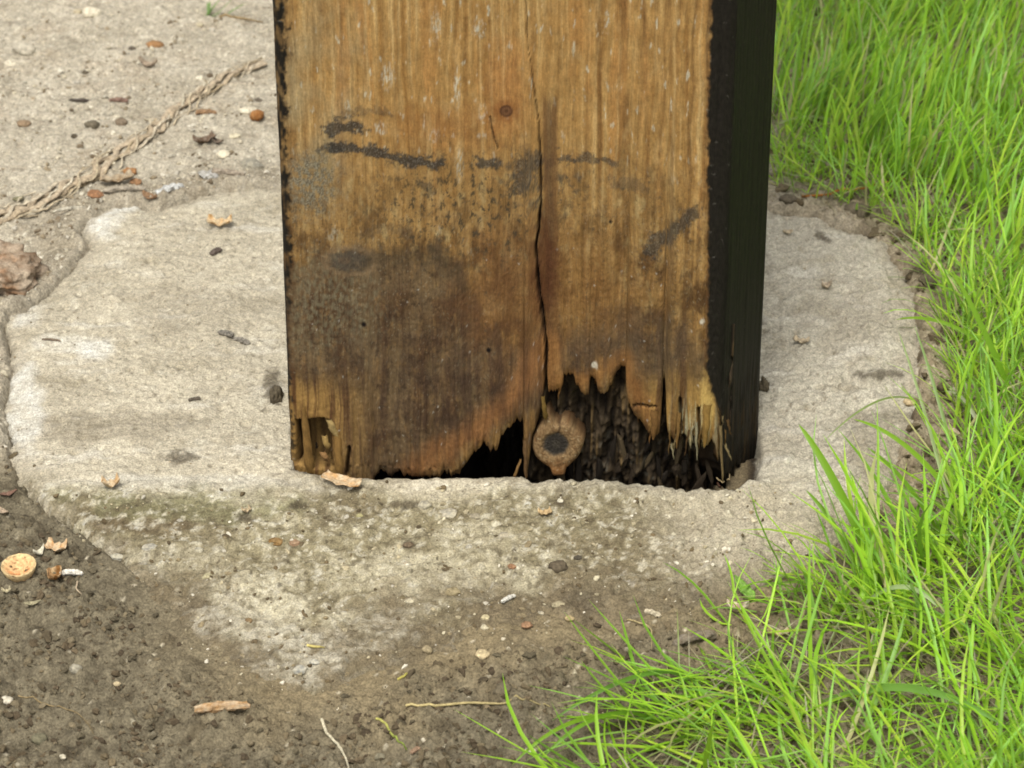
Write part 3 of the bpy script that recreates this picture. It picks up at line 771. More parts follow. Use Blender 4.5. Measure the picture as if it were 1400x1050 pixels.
for a in [(415, 555, 424, 645, 6, 17, (138, 106, 58)), (449, 572, 462, 599, 11, 9, (166, 142, 92)), (460, 590, 466, 655, 10, 13, (146, 112, 62)), (443, 594, 448, 612, 8, 10, (170, 140, 84)), (440, 616, 448, 630, 10, 8, (150, 114, 72)),
          (929, 562, 925, 612, 7, 3, (128, 98, 54)), (952, 575, 953, 628, 5, 2, (150, 142, 112)), (968, 552, 963, 610, 12, 6, (150, 118, 62)), (985, 580, 988, 658, 5, 3, (122, 104, 70)), (712, 626, 703, 654, 3, 5, (136, 104, 62)), (718, 600, 719, 655, 7, 5, (108, 82, 52)), (742, 540, 746, 572, 5, 8, (118, 94, 46)), (896, 560, 893, 600, 12, 6, (128, 94, 52))]:
    splinter(*a)
#@@DETAILS
# ------------------------------------------------------------------ small things lying about
def scale_at(p):
    d = (p.y - CAM[1]) * math.cos(PITCH) - (p.z - CAM[2]) * math.sin(PITCH)
    return d / FPX                      # metres per pixel of the photograph at that distance

def ico(sub):
    b = bmesh.new(); bmesh.ops.create_icosphere(b, subdivisions=sub, radius=1)
    v = np.array([x.co[:] for x in b.verts]); f = np.array([[x.index for x in q.verts] for q in b.faces]); b.free()
    return v, f
ICO = {s: ico(s) for s in (1, 2, 3, 4, 5)}

def n3(v, f, seed):                     # cheap solid noise from three planes
    return (fbm(v[:, 0] * f + seed, v[:, 1] * f, 3, seed) + fbm(v[:, 1] * f, v[:, 2] * f + seed, 3, seed + 1) + fbm(v[:, 2] * f, v[:, 0] * f - seed, 3, seed + 2)) / 1.8

_sid = [100]
def pebble(name, label, cat, px, py, wpx, hpx, rgb, rough=.28, sink=.36, rot=None, sub=3, rgb2=None, flat=.8, parent=None, facet=.0, group=None):
    _sid[0] += 7; s = _sid[0]
    rgb = dull(rgb); rgb = (rgb[0], rgb[1] * .97, rgb[2] * .89); p = gp(px, py); k = scale_at(p)
    v, f = ICO[sub]
    v = v.copy()
    v *= (1 + rough * n3(v, 1.3, s) + rough * .35 * n3(v, 4.0, s + 3))[:, None]
    if facet:
        r_ = np.random.default_rng(s)
        for _ in range(9):
            n = r_.normal(size=3); n /= np.linalg.norm(n); h = .62 + .25 * r_.random()
            d = v @ n; v -= np.outer(np.maximum(d - h, 0), n) * facet
    c = mix(np.broadcast_to(S(*rgb), v.shape), np.broadcast_to(S(*(rgb2 or [q * .8 for q in rgb])), v.shape), np.clip(.4 + .9 * n3(v, 2.2, s + 9), 0, 1))
    v = v * np.array([wpx * k / 2, wpx * k / 2 * flat, hpx * k / 2 * .85])
    a = rot if rot is not None else random.uniform(-.6, .6)
    ca, sa = math.cos(a), math.sin(a)
    v = np.stack([v[:, 0] * ca - v[:, 1] * sa, v[:, 0] * sa + v[:, 1] * ca, v[:, 2] + hpx * k * (.5 - sink) * .85], -1)
    o = link(name, np_mesh(name, v, f, c, smooth=facet < .5), M_CLOD, parent)
    o.location = p
    if parent is None: tag(o, label, cat, group)
    return o

def dull(c, a=.42):
    m = (c[0] + c[1] + c[2]) / 3
    return tuple(q + (m * 1.02 - q) * a for q in c)

def chip(name, label, cat, px, py, lpx, wpx, rgb, rot, thick=5, rgb2=None, bow=.1, lift=0.0, ragged=.42, tilt=0.0, taper=.3):
    """a sliver of wood or bark: several rows of an uneven flat section, bent a little"""
    _sid[0] += 7; s = _sid[0]
    p = gp(px, py); k = scale_at(p)
    rgb = dull(rgb); n = 22; L, W, Tk = lpx * k, wpx * k, thick * k * .8
    vs_, fs = [], []
    sec = [(-.5, .1), (-.40, .6), (.05, .55), (.18, .8), (.5, .45), (.42, -.4), (-.35, -.45)]
    m = len(sec)
    for i in range(n):
        t = i / (n - 1)
        e = 1 - taper * abs(2 * t - 1) ** 3
        for j, (a, b) in enumerate(sec):
            q = 1 + ragged * float(pn(t * 5 + j * 3.1, s, 5) + .4 * pn(t * 13 + j * 1.7, s, 15))
            x = (t - .5) * L + (ragged * W * .5 * float(pn(j * 2.3, s, 6)) if i in (0, n - 1) else 0)
            vs_.append((x, a * W * e * q, b * Tk * e * q + bow * L * (1 - (2 * t - 1) ** 2) * .5 + Tk * .35 + lift * k))
    for i in range(n - 1):
        for j in range(m):
            fs.append((i * m + j, (i + 1) * m + j, (i + 1) * m + (j + 1) % m, i * m + (j + 1) % m))
    for end, flip in ((0, False), ((n - 1) * m, True)):
        for j in range(1, m - 2, 2):
            q = (end, end + j, end + j + 1, end + j + 2)
            fs.append(q if not flip else q[::-1])
    vs_ = np.array(vs_)
    nn = fbm(vs_[:, 1] / W * 4, vs_[:, 0] / L * 7, 3, s)
    c = mix(np.broadcast_to(S(*rgb), vs_.shape), np.broadcast_to(S(*(rgb2 or [q * .75 for q in rgb])), vs_.shape), np.clip(.4 + .9 * nn, 0, 1))
    o = link(name, np_mesh(name, vs_, np.array(fs), c, smooth=False), M_CLOD)
    o.location = p; o.rotation_euler = (0, -tilt, rot)
    return tag(o, label, cat)

def scrap(name, label, cat, px, py, lpx, wpx, rgb, rot, curl=.5, cup=.4, shape='oval', rgb2=None, tilt=0.0, lift=0.0, holes=False):
    """a thin dry leaf, husk or flake: a curved sheet with an uneven outline and real thickness"""
    _sid[0] += 7; s = _sid[0]
    p = gp(px, py); k = scale_at(p)
    rgb = dull(rgb); L, W = lpx * k, wpx * k
    n, m = 15, 9
    t = np.linspace(0, 1, n)[:, None] * np.ones((1, m)); q = np.ones((n, 1)) * np.linspace(-1, 1, m)[None, :]
    if shape == 'oval': wd = np.sqrt(np.clip(1 - (2 * t - 1) ** 2, .02, 1))
    elif shape == 'leaf': wd = np.sin(np.pi * np.clip(t, .02, .99) ** .75) ** .8
    elif shape == 'star': wd = .35 + .6 * np.abs(np.sin(np.pi * (t * 2.4 + .2)))
    else: wd = np.ones_like(t) * (.8 + .2 * t)
    wd = wd * (1 + .3 * pn(t * 5 + 3 * np.sign(q), s + 0 * t, 7))
    x = (t - .5) * L * (1 - .12 * np.abs(q)); y = q * wd * W / 2
    z = curl * L * .5 * (2 * t - 1) ** 2 + cup * W * .5 * q * q + .08 * W * pn(t * 3, q * 2 + s, 8)
    v = np.stack([x, y, z - z.min() + .0006 + lift * k], -1).reshape(-1, 3)
    nn = fbm(v[:, 0] / W * 2.2 + s, v[:, 1] / W * 2.2, 3, s)
    c = mix(np.broadcast_to(S(*rgb), v.shape), np.broadcast_to(S(*(rgb2 or [u * .72 for u in rgb])), v.shape), np.clip(.35 + 1.0 * nn, 0, 1))
    o = link(name, np_mesh(name, v, grid_faces(n, m), c), M_CLOD)
    md = o.modifiers.new('thickness', 'SOLIDIFY'); md.thickness = .0005
    o.location = p; o.rotation_euler = (0, -tilt, rot)
    return tag(o, label, cat)

def tube_np(pts, rad, seg=7, flat=1.0):
    pts = np.array(pts, float); n = len(pts)
    rad = np.broadcast_to(rad, (n,))
    tan = np.gradient(pts, axis=0); tan /= np.linalg.norm(tan, axis=1)[:, None] + 1e-12
    up = np.array([0, 0, 1.0]); sd_ = np.cross(tan, up); sd_ /= np.linalg.norm(sd_, axis=1)[:, None] + 1e-9
    u2 = np.cross(sd_, tan)
    a = np.linspace(0, 2 * math.pi, seg, endpoint=False)
    v = pts[:, None, :] + rad[:, None, None] * (np.cos(a)[None, :, None] * sd_[:, None, :] + flat * np.sin(a)[None, :, None] * u2[:, None, :])
    f = grid_faces(n, seg, wrap=True)
    return v.reshape(-1, 3), f

def smooth_path(pts, n):
    pts = np.array(pts, float); t = np.concatenate([[0], np.cumsum(np.linalg.norm(np.diff(pts, axis=0), axis=1))]); t /= t[-1]
    q = np.linspace(0, 1, n); out = np.stack([np.interp(q, t, pts[:, i]) for i in range(pts.shape[1])], -1)
    for _ in range(max(2, n // len(pts) // 2)):
        out[1:-1] = (out[:-2] + 2 * out[1:-1] + out[2:]) / 4
    return out

def stalk(name, label, cat, pxs, rpx, rgb, lift=1.0, rgb2=None, arch=0.0):
    P = [gp(*q) for q in pxs]; k = scale_at(P[0])
    path = smooth_path([tuple(q) for q in P], 26)
    t = np.linspace(0, 1, 26)
    path[:, 2] = np.maximum(path[:, 2], H(path[:, 0], path[:, 1])) + rpx * k * lift + arch * np.sin(np.pi * t)
    v, f = tube_np(path, rpx * k * (1 - .55 * t ** 3), 6)
    tt = np.repeat(t, 6)
    c = mix(np.broadcast_to(S(*rgb), v.shape), np.broadcast_to(S(*(rgb2 or [u * .8 for u in rgb])), v.shape), tt)
    return tag(link(name, np_mesh(name, v, f, c), M_CLOD), label, cat)

# --- stones bedded in the footing: parts of it
for px, py, wp, hp, rgb in [(580, 691, 20, 17, (190, 184, 164)), (612, 702, 30, 15, (196, 190, 172)), (641, 748, 12, 10, (205, 200, 184)), (650, 706, 16, 12, (180, 170, 146)), (620, 808, 24, 14, (168, 152, 112)), (764, 826, 18, 12, (188, 176, 140)), (688, 732, 24, 10, (186, 178, 156)), (160, 762, 18, 16, (192, 190, 176)), (205, 748, 22, 12, (178, 176, 166)), (272, 752, 14, 10, (196, 190, 168)), (284, 788, 18, 12, (196, 188, 146)), (345, 225, 34, 18, (168, 164, 150)), (378, 740, 24, 10, (158, 118, 62)), (402, 742, 18, 10, (176, 136, 104)), (700, 774, 12, 9, (176, 122, 84)), (492, 705, 10, 8, (186, 180, 120)), (560, 822, 14, 9, (200, 192, 166)), (470, 838, 10, 8, (206, 200, 180)), (430, 905, 16, 12, (196, 196, 188)), (410, 915, 20, 14, (188, 188, 180)), (340, 848, 12, 8, (150, 120, 80)), (245, 712, 11, 8, (186, 182, 170)), (555, 770, 9, 7, (196, 184, 160)), (740, 838, 10, 7, (190, 182, 160))]:
    pebble('stone', '', '', px, py, wp, hp, tuple(.86 * q + .14 * w_ for q, w_ in zip(rgb, (110, 96, 68))), sink=.56, parent=footing, rough=.34, facet=.5, rgb2=tuple(.7 * q for q in rgb))

def lump_of(v0, s):
    v = v0 * (1 + .42 * n3(v0, 1.1, s) + .3 * n3(v0, 2.7, s + 50))[:, None]
    r_ = np.random.default_rng(s)
    for _ in range(6):
        n = r_.normal(size=3); n /= np.linalg.norm(n)
        v = v - np.outer(np.maximum(v @ n - .5 - .3 * r_.random(), 0), n)
    return v
# --- charred crumbs and torn fibres left in the hollow: parts of the post
def in_post(name, px, py, wpx, hpx, rgb, depth, ang=0.0):
    _sid[0] += 7; q = _sid[0]
    u, z = face(px, py, depth)
    v, f = ICO[2]
    v = lump_of(v, q) * np.array([wpx * .000175, min(wpx, hpx) * .00016, hpx * .000205])
    ca, sa = math.cos(ang), math.sin(ang)
    v = np.stack([v[:, 0] * ca - v[:, 2] * sa + u, v[:, 1] + depth, v[:, 0] * sa + v[:, 2] * ca + z], -1)
    c = .72 * np.broadcast_to(S(*rgb, 1), v.shape) * (1 + .3 * n3(v, 900, q))[:, None]
    me_ = np_mesh(name, v, f, c, smooth=False)
    me_.attributes.new('gloss', 'FLOAT', 'POINT')
    link(name, me_, M_WOOD, post)
g = np.random.default_rng(77)
for i in range(34):
    px = g.uniform(758, 985); py = g.uniform(585, 660) if px < 900 else g.uniform(615, 662)
    tone = g.choice([0, 1, 2], p=[.55, .3, .15])
    rgb = [(42, 35, 27), (64, 53, 40), (96, 82, 60)][tone]
    in_post('char_fragment', px, py, g.uniform(7, 15), g.uniform(14, 52), rgb, g.uniform(.008, .014), g.normal(0, .22))
for i in range(20):                       # torn fibre ends round the bottom right corner
    px = g.uniform(915, 1012); y0 = g.uniform(565, 610)
    rgb = [(116, 90, 50), (132, 116, 80), (88, 66, 38), (148, 138, 106)][g.integers(0, 4)]
    splinter(px, y0, px + g.normal(0, 4), y0 + g.uniform(14, 40), g.uniform(2, 5), 1.2, rgb, .0002, g.uniform(.0, .003), .0006)
for i in range(7):                        # and along the roof of the hollow
    px = g.uniform(752, 905); y0 = np.interp(px, [a for a, b in EDGE], [b for a, b in EDGE]) - 12
    rgb = [(136, 98, 54), (104, 74, 42), (80, 58, 36)][g.integers(0, 3)]
    splinter(px, y0, px + g.normal(0, 2), y0 + g.uniform(14, 30), g.uniform(3, 7), 1.5, rgb, .0015, g.uniform(.003, .007), .0)
# --- twine
RP = [gp(*q) for q in [(-60, 318), (-12, 302), (30, 288), (62, 272), (100, 254), (138, 232), (172, 205), (206, 188), (232, 160), (256, 140), (286, 124), (312, 106), (338, 96), (362, 88)]]
rp = smooth_path([tuple(q) for q in RP], 150)
rp[:, 2] = H(rp[:, 0], rp[:, 1])
rope = bpy.data.objects.new('twine', None); C.objects.link(rope); rope.location = RP[3]
tag(rope, 'frayed two strand brown twine lying across the sandy ground', 'twine')
tan = np.gradient(rp, axis=0); tan /= np.linalg.norm(tan, axis=1)[:, None]
sdv = np.cross(tan, [0, 0, 1.0]); ln = np.concatenate([[0], np.cumsum(np.linalg.norm(np.diff(rp, axis=0), axis=1))])
for j, (ph, ra, am, rgb, nm) in enumerate([(0, .0024, .0042, (190, 172, 144), 'strand'), (math.pi, .0023, .0046, (178, 160, 132), 'strand'), (1.4, .0011, .0058, (174, 156, 124), 'fibre'), (4.2, .0009, .0072, (206, 194, 168), 'fibre'), (2.6, .0007, .0088, (186, 170, 140), 'fibre'), (5.3, .0013, .0062, (198, 184, 158), 'fibre'), (.7, .0006, .0105, (200, 186, 158), 'fibre'), (3.5, .0007, .0095, (190, 174, 144), 'fibre')]):
    a = ln / .056 * 2 * math.pi * (1 if nm == 'strand' else .42) + ph + 2.4 * pn(ln * 34, j, 700)
    am_ = am * (1 + .5 * pn(ln * 50, j + .5, 701)) * (1 - .3 * ln / ln[-1])
    path = rp + sdv * (np.cos(a) * am_)[:, None]
    path[:, 2] += .0012 + np.sin(a) * am_ * .42 + .0012 * pn(ln * 60, j + .3, 702)
    path[:, 2] = np.maximum(path[:, 2], rp[:, 2] + ra * .6)
    v, f = tube_np(path, ra * (1 + .28 * pn(ln * 90, j + .7, 703)) * (1 - .35 * ln / ln[-1]), 10, .62)
    nn = fbm(v[:, 0] * 300, v[:, 1] * 300, 3, 704 + j)
    c = mix(np.broadcast_to(S(*rgb), v.shape), np.broadcast_to(S(*[q * .74 for q in rgb]), v.shape), np.clip(.4 + .9 * nn, 0, 1))
    o = link(nm, np_mesh(nm, v - np.array(RP[3]), f, c), M_CLOD, rope)

# --- lump of brown rubble at the left edge
p = gp(14, 395); v, f = ICO[5]; v = v.copy()
v *= (1 + .34 * n3(v, 1.2, 31) + .22 * n3(v, 2.8, 37) + .07 * n3(v, 8, 41))[:, None]
q = n3(v, 2.2, 43)
c = mix(np.broadcast_to(S(168, 152, 130), v.shape), np.broadcast_to(S(112, 88, 66), v.shape), np.clip(.45 + 1.1 * q, 0, 1))
c = mix(c, np.broadcast_to(S(176, 116, 62), v.shape), ss(.25, .7, n3(v, 3.1, 47)) * .25)
v = v * np.array([.0205, .019, .0125])
rock = tag(link('rubble_lump', np_mesh('rubble_lump', v, f, c), M_CLOD), 'lumpy brown piece of rubble beside the left rim of the footing', 'rubble')
rock.location = p + Vector((-.004, .006, .0065))

# --- half nut shell, hollow side up
p = gp(27, 782); k = scale_at(p)
t_, a_ = np.meshgrid(np.concatenate([np.linspace(.02, 1, 22), [1.03, .93, .72]]), np.linspace(0, 2 * math.pi, 56, endpoint=False), indexing='ij')
xs, ys = t_ * np.cos(a_) * 23.5 * k, t_ * np.sin(a_) * 22 * k
zs = .0042 * np.minimum(t_, 1) ** 2.0 + .0006
zs[22:] -= np.array([.0006, .0028, .0046])[:, None]
wv = fbm(xs * 500, ys * 500, 4, 720)
zs = zs + .0004 * wv
c = mix(np.broadcast_to(S(206, 168, 120), xs.shape + (3,)), S(206, 180, 132), ss(.78, .95, t_))
c = mix(c, S(206, 132, 78), ss(.0, .5, fbm(xs * 170, ys * 170, 2, 721)) * ss(.9, .6, t_) * .7)
c = mix(c, S(112, 82, 54), ss(.38, .6, fbm(xs * 420, ys * 420, 2, 722)) * .8)
c = mix(c, S(58, 50, 38), ss(2.4 * k, 1.2 * k, np.hypot(xs + 10 * k, ys - 8 * k)))
sh = link('nut_shell', np_mesh('nut_shell', np.stack([xs, ys, zs], -1).reshape(-1, 3), grid_faces(*xs.shape, wrap=True), c.reshape(-1, 3)), M_CLOD)
sh.location = p; sh.rotation_euler = (R(8), R(-4), R(14))
tag(sh, 'oval tan half nut shell lying hollow side up on the dark soil', 'nut shell')

# --- leaves, husks and flakes
scrap('dry_leaf', 'crumpled tan dry leaf just above the nut shell', 'dry leaf', 77, 755, 30, 26, (212, 178, 124), -.2, .5, .5, 'star', (176, 128, 72))
scrap('dry_leaf', 'small pale curled husk with an upright stem above the nut shell', 'dry leaf', 54, 760, 22, 12, (222, 208, 166), .9, .9, .5, 'leaf')
scrap('dry_leaf', 'brown folded dry leaf between the nut shell and a white stem', 'dry leaf', 76, 793, 24, 26, (196, 150, 84), .7, .5, .9, 'leaf', (132, 90, 46))
chip('stem_piece', 'short cream white stem with a flared end right of the nut shell', 'stem', 98, 788, 30, 9, (232, 220, 192), -.05, 6, bow=.15, lift=3)
stalk('root_hair', 'thin pale forked root hanging below the cream stem', 'root', [(106, 796), (104, 806), (112, 814)], 1.2, (196, 176, 146))
scrap('dry_leaf', 'three pointed tan leaf scrap on the mossy front of the footing', 'dry leaf', 152, 668, 26, 20, (214, 184, 130), .3, .8, .6, 'star', (168, 130, 80))
scrap('wood_flake', 'large tan flake of rotten wood fallen at the left foot of the post', 'wood flake', 467, 664, 62, 24, (206, 170, 114), -.55, .12, .3, 'strip', (178, 136, 84), tilt=.05, lift=3)
scrap('dry_leaf', 'yellow torn leaf scrap on the pale concrete left of the post', 'dry leaf', 300, 310, 36, 22, (212, 176, 116), -.1, .4, .5, 'star', (180, 138, 84))
chip('bark_chip', 'dark brown bark chip below the yellow leaf scrap', 'bark', 295, 346, 20, 9, (112, 90, 74), .9, 6)
scrap('dry_leaf', 'orange scrap of leaf with a stalk on the lip under the knot', 'dry leaf', 745, 705, 20, 15, (214, 168, 92), .2, .5, .5, 'star')
scrap('dry_leaf', 'tan husk lying in a dent left of the footing front', 'dry leaf', 337, 702, 14, 11, (206, 172, 112), .4, .7, .6, 'star')
scrap('dry_leaf', 'bright yellow leaf crumb by the right corner of the post hole', 'dry leaf', 988, 664, 20, 16, (226, 186, 108), -.2, .6, .5, 'star', lift=4)
scrap('dry_leaf', 'tan speck of leaf on the concrete right of the post, nearest its foot', 'dry leaf', 1095, 470, 24, 14, (206, 176, 124), -.3, .4, .5, 'star')
scrap('dry_leaf', 'tan rolled husk beside a pit on the right of the footing', 'dry leaf', 1130, 395, 16, 12, (200, 170, 126), .2, .8, .9, 'oval')
scrap('dry_leaf', 'tiny tan flake near the rear right rim of the footing', 'dry leaf', 1077, 320, 15, 10, (206, 176, 124), .1, .4, .4, 'oval')
pebble('seed', 'pale yellow cube shaped seed on the soil by the right rim', 'seed', 1243, 553, 17, 17, (214, 186, 138), .2, .2, facet=.8)
pebble('seed', 'small pale seed among thin grass on the right front slope', 'seed', 1178, 712, 13, 9, (206, 188, 140), .15)
scrap('dry_leaf', 'reddish brown leaf curled round a pale tip at the grass edge', 'dry leaf', 1008, 838, 34, 18, (214, 188, 148), -.1, .6, .9, 'leaf', (120, 76, 52))
scrap('dry_leaf', 'tan crumpled leaf lying in the gap between grass tufts', 'dry leaf', 1064, 873, 32, 16, (206, 178, 112), .1, .4, .6, 'star', (160, 120, 66))
scrap('dry_leaf', 'round brown dead leaf caught in grass right of the footing', 'dry leaf', 1365, 396, 44, 34, (134, 106, 62), .4, .3, .4, 'oval', (96, 72, 44), tilt=.5, lift=10)
scrap('green_leaf', 'single broad green weed leaf where grass meets the soil', 'leaf', 1012, 812, 46, 20, (120, 170, 44), 2.3, .15, .3, 'leaf', (100, 144, 40), tilt=.45, lift=10)
scrap('dry_leaf', 'pale yellow sliver of leaf on the dark soil, lower left', 'dry leaf', 45, 832, 26, 8, (176, 160, 104), .3, .3, .4, 'leaf')
scrap('dry_leaf', 'rust red leaf fragment between the twine and the footing', 'dry leaf', 205, 272, 26, 14, (168, 116, 66), -.5, .5, .6, 'leaf')
scrap('dry_leaf', 'tan leaf fragment with dark hole just under the twine', 'dry leaf', 160, 250, 48, 22, (176, 150, 108), .3, .25, .5, 'star', (132, 104, 68))
scrap('dry_leaf', 'brown crumpled leaf on the sand, high between twine and post', 'dry leaf', 280, 196, 34, 18, (134, 110, 84), .5, .4, .6, 'star', (98, 76, 56))
scrap('dry_leaf', 'small brown leaf crumb beside the crumpled leaf near the post', 'dry leaf', 298, 197, 18, 10, (150, 122, 92), -.4, .5, .6, 'leaf')
scrap('dry_leaf', 'curled tan husk on the sand below the orange brick crumb', 'dry leaf', 203, 92, 30, 12, (176, 146, 108), -.3, .7, .7, 'leaf')
scrap('dry_leaf', 'dull green leaf flake beside the left end of the twine', 'dry leaf', 25, 276, 16, 12, (142, 132, 84), .3, .4, .5, 'oval')
scrap('dry_leaf', 'reddish leaf sliver at the left edge under the footing corner', 'dry leaf', 12, 678, 26, 10, (150, 98, 70), .5, .3, .4, 'leaf')
scrap('dry_leaf', 'tan leaf sliver at the left edge below the red one', 'dry leaf', 4, 702, 22, 10, (200, 164, 118), -.6, .4, .4, 'leaf')
scrap('dry_leaf', 'small yellow husk on dark soil under the nut shell', 'dry leaf', 9, 812, 14, 9, (214, 192, 128), .3, .7, .6, 'star')
# --- chips, twigs and stalks
chip('wood_stick', 'tan splintered stick lying on the dark soil in front of the footing', 'stick', 304, 970, 76, 15, (196, 162, 112), .13, 11, (150, 112, 66), bow=.05)
chip('wood_chip', 'long grey white wood chip between twine and footing', 'wood chip', 232, 262, 42, 13, (198, 196, 186), .62, 8, (150, 148, 140))
chip('wood_chip', 'short grey wood chip nearer the post, left one of a touching pair', 'wood chip', 281, 243, 26, 11, (196, 192, 180), -.9, 8, (140, 134, 120))
chip('wood_chip', 'short grey wood chip nearer the post, right one of a touching pair', 'wood chip', 291, 242, 22, 9, (184, 180, 168), -.95, 8, (132, 126, 114))
chip('twig', 'pale brown twig on the rear rim of the footing, left of the post', 'twig', 312, 238, 46, 8, (176, 152, 118), -.25, 7, bow=.05)
chip('twig', 'pale bent twig stuck between the twine and the white rim', 'twig', 170, 262, 58, 7, (184, 164, 130), .12, 6, bow=.08)
chip('twig', 'thin straw lying beside the white corner of the footing', 'twig', 95, 288, 44, 5, (204, 190, 154), .25, 4)
chip('bark_chip', 'grey brown bark strip at the grass edge, lower right of the footing', 'bark', 950, 881, 62, 14, (132, 116, 90), .35, 9, (96, 82, 62), bow=.15)
chip('wood_chip', 'cream matchstick chip on the soil right of centre', 'wood chip', 892, 840, 24, 7, (214, 192, 142), -.5, 6)
chip('wood_chip', 'white pointed chip on the grimy front slope', 'wood chip', 695, 820, 24, 6, (216, 208, 184), .7, 5)
chip('wood_chip', 'rust brown strip lying on the sand above the twine', 'wood chip', 282, 155, 28, 9, (178, 122, 66), -.1, 6)
chip('wood_chip', 'reddish brown strip on the sand left of the twine', 'wood chip', 162, 139, 26, 6, (158, 110, 84), -.05, 5)
chip('twig', 'dark thin twig on the sand at the end of a brown smear', 'twig', 108, 140, 44, 4, (98, 82, 68), -.05, 4)
chip('twig', 'short dark twig lying on the pale concrete at left', 'twig', 70, 466, 26, 3, (136, 110, 80), -.15, 3)
chip('mud_roll', 'grey brown roll of mud on the concrete left of the post, left half', 'mud', 309, 458, 22, 10, (138, 127, 106), -.45, 6)
chip('mud_roll', 'grey brown roll of mud on the concrete left of the post, right half', 'mud', 331, 468, 26, 8, (144, 132, 110), -.55, 5)
chip('mud_roll', 'small dark mud crumb in a dent of the concrete, left of centre', 'mud', 266, 547, 17, 5, (112, 95, 74), .35, 4)
chip('brick_crumb', 'orange sliver on the front soil near the bottom centre', 'brick crumb', 568, 1027, 16, 7, (176, 128, 84), .8, 5)
stalk('dry_stalk', 'long pale grass stalk lying on the front soil, right of centre', 'stalk', [(555, 966), (590, 967), (640, 962), (690, 964), (732, 963), (752, 968)], 2.0, (176, 160, 112))
stalk('dry_stalk', 'short yellow green stalk with a bent top in front of the footing', 'stalk', [(514, 984), (524, 988), (532, 1000), (545, 1016), (556, 1026)], 1.9, (170, 164, 92), rgb2=(110, 130, 50))
stalk('root', 'white curved root on the soil at the bottom edge of the picture', 'root', [(440, 985), (447, 1004), (462, 1020), (473, 1038), (478, 1056)], 2.2, (206, 196, 166))
stalk('root', 'thin brown root thread on the dark soil, lower left', 'root', [(25, 952), (70, 966), (105, 974), (122, 992), (128, 1004)], 1.1, (140, 122, 88))
stalk('dry_stalk', 'thin pale stalk standing bent at the near edge of the soil by the grass', 'stalk', [(858, 848), (872, 856), (884, 860), (891, 868), (891, 890)], 1.3, (176, 160, 116), arch=.002)
stalk('dry_stalk', 'yellow husk sliver on the front soil under the pale patch', 'stalk', [(420, 884), (432, 886), (444, 887)], 2.0, (196, 180, 112))
stalk('dry_stalk', 'green yellow blade sliver on the front soil at centre', 'stalk', [(544, 930), (552, 927), (562, 921)], 2.0, (168, 158, 84))
stalk('pine_needle', 'long orange needle lying on the soil behind the footing, right of the post', 'needle', [(1096, 269), (1130, 271), (1170, 268), (1205, 258), (1240, 250), (1268, 240)], 1.5, (188, 124, 62), arch=.003)
stalk('root', 'rust brown root fibres lying in the right corner of the post hole', 'root', [(893, 628), (925, 645), (955, 662), (985, 668)], 3.0, (104, 72, 54))
stalk('dry_stalk', 'fine brown stalk on the sand at the top, beside the green sprig', 'stalk', [(300, 24), (330, 26), (360, 32)], 1.4, (160, 136, 96))
# --- pebbles and crumbs
for a in [('pebble', 'cream white pebble near the top of the sand, biggest of the white ones', 'pebble', 124, 19, 27, 17, (224, 216, 198)), ('pebble', 'small cream pebble touching the biggest white pebble', 'pebble', 106, 17, 14, 10, (206, 192, 162)), ('pebble', 'light grey angular stone on the sand at upper left', 'pebble', 33, 70, 34, 22, (188, 182, 170)), ('pebble', 'white pebble below the light grey angular stone', 'pebble', 15, 88, 22, 12, (212, 204, 188)), ('pebble', 'round cream pebble below the green sprig', 'pebble', 273, 35, 12, 9, (206, 194, 164)), ('pebble', 'bright white pebble above the twine, towards the post', 'pebble', 273, 108, 12, 9, (228, 222, 208)), ('pebble', 'white flat pebble left of the orange brown ball', 'pebble', 338, 152, 26, 10, (222, 214, 196)), ('pebble', 'white flake in front of the crumpled brown leaf', 'pebble', 305, 212, 22, 9, (224, 214, 194)), ('pebble', 'cream flake below the orange brown ball', 'pebble', 321, 187, 16, 8, (214, 204, 178)), ('pebble', 'grey stone on the front soil, lower left', 'pebble', 104, 917, 20, 19, (158, 154, 140)), ('pebble', 'white pebble at the left edge on the front soil', 'pebble', 10, 959, 19, 14, (204, 198, 186)), ('pebble', 'small tan pebble right of the grey stone on the front soil', 'pebble', 160, 936, 11, 8, (206, 184, 140)), ('pebble', 'small white pebble near the bottom left corner', 'pebble', 86, 1036, 10, 9, (206, 200, 182)), ('pebble', 'cream pebble above a white pebble on the front slope', 'pebble', 664, 846, 13, 12, (206, 192, 146)), ('pebble', 'white pebble below a cream pebble on the front slope', 'pebble', 662, 859, 11, 11, (216, 206, 176)), ('pebble', 'tan wedge shaped pebble on the front soil at centre', 'pebble', 660, 895, 23, 13, (206, 184, 136)), ('pebble', 'tan blocky pebble on the front soil left of centre', 'pebble', 584, 890, 16, 14, (168, 150, 112)), ('pebble', 'white pebble on the soil near the bottom, left of the grass', 'pebble', 600, 1024, 11, 9, (210, 204, 188)), ('pebble', 'tiny white pebble just above another near the bottom centre', 'pebble', 579, 1013, 8, 8, (206, 200, 184)), ('pebble', 'white flat pebble at the bottom edge of the grass', 'pebble', 725, 1027, 17, 8, (212, 206, 196)), ('pebble', 'grey green pebble near the bottom, left of centre', 'pebble', 519, 1036, 15, 12, (142, 136, 112)), ('pebble', 'white dot like pebble on the lip of the footing below the knot', 'pebble', 766, 685, 9, 8, (226, 222, 208)), ('pebble', 'white round stone in the soil right of the footing', 'pebble', 1302, 538, 26, 18, (206, 198, 176)), ('pebble', 'white grain on the front soil right of the cream pebbles', 'pebble', 688, 874, 7, 6, (216, 208, 188)), ('pebble', 'tan seed like pebble right of the flat embedded stone', 'pebble', 778, 847, 14, 10, (182, 158, 104))]:
    pebble(*a, rough=.25, facet=.55, sub=3)
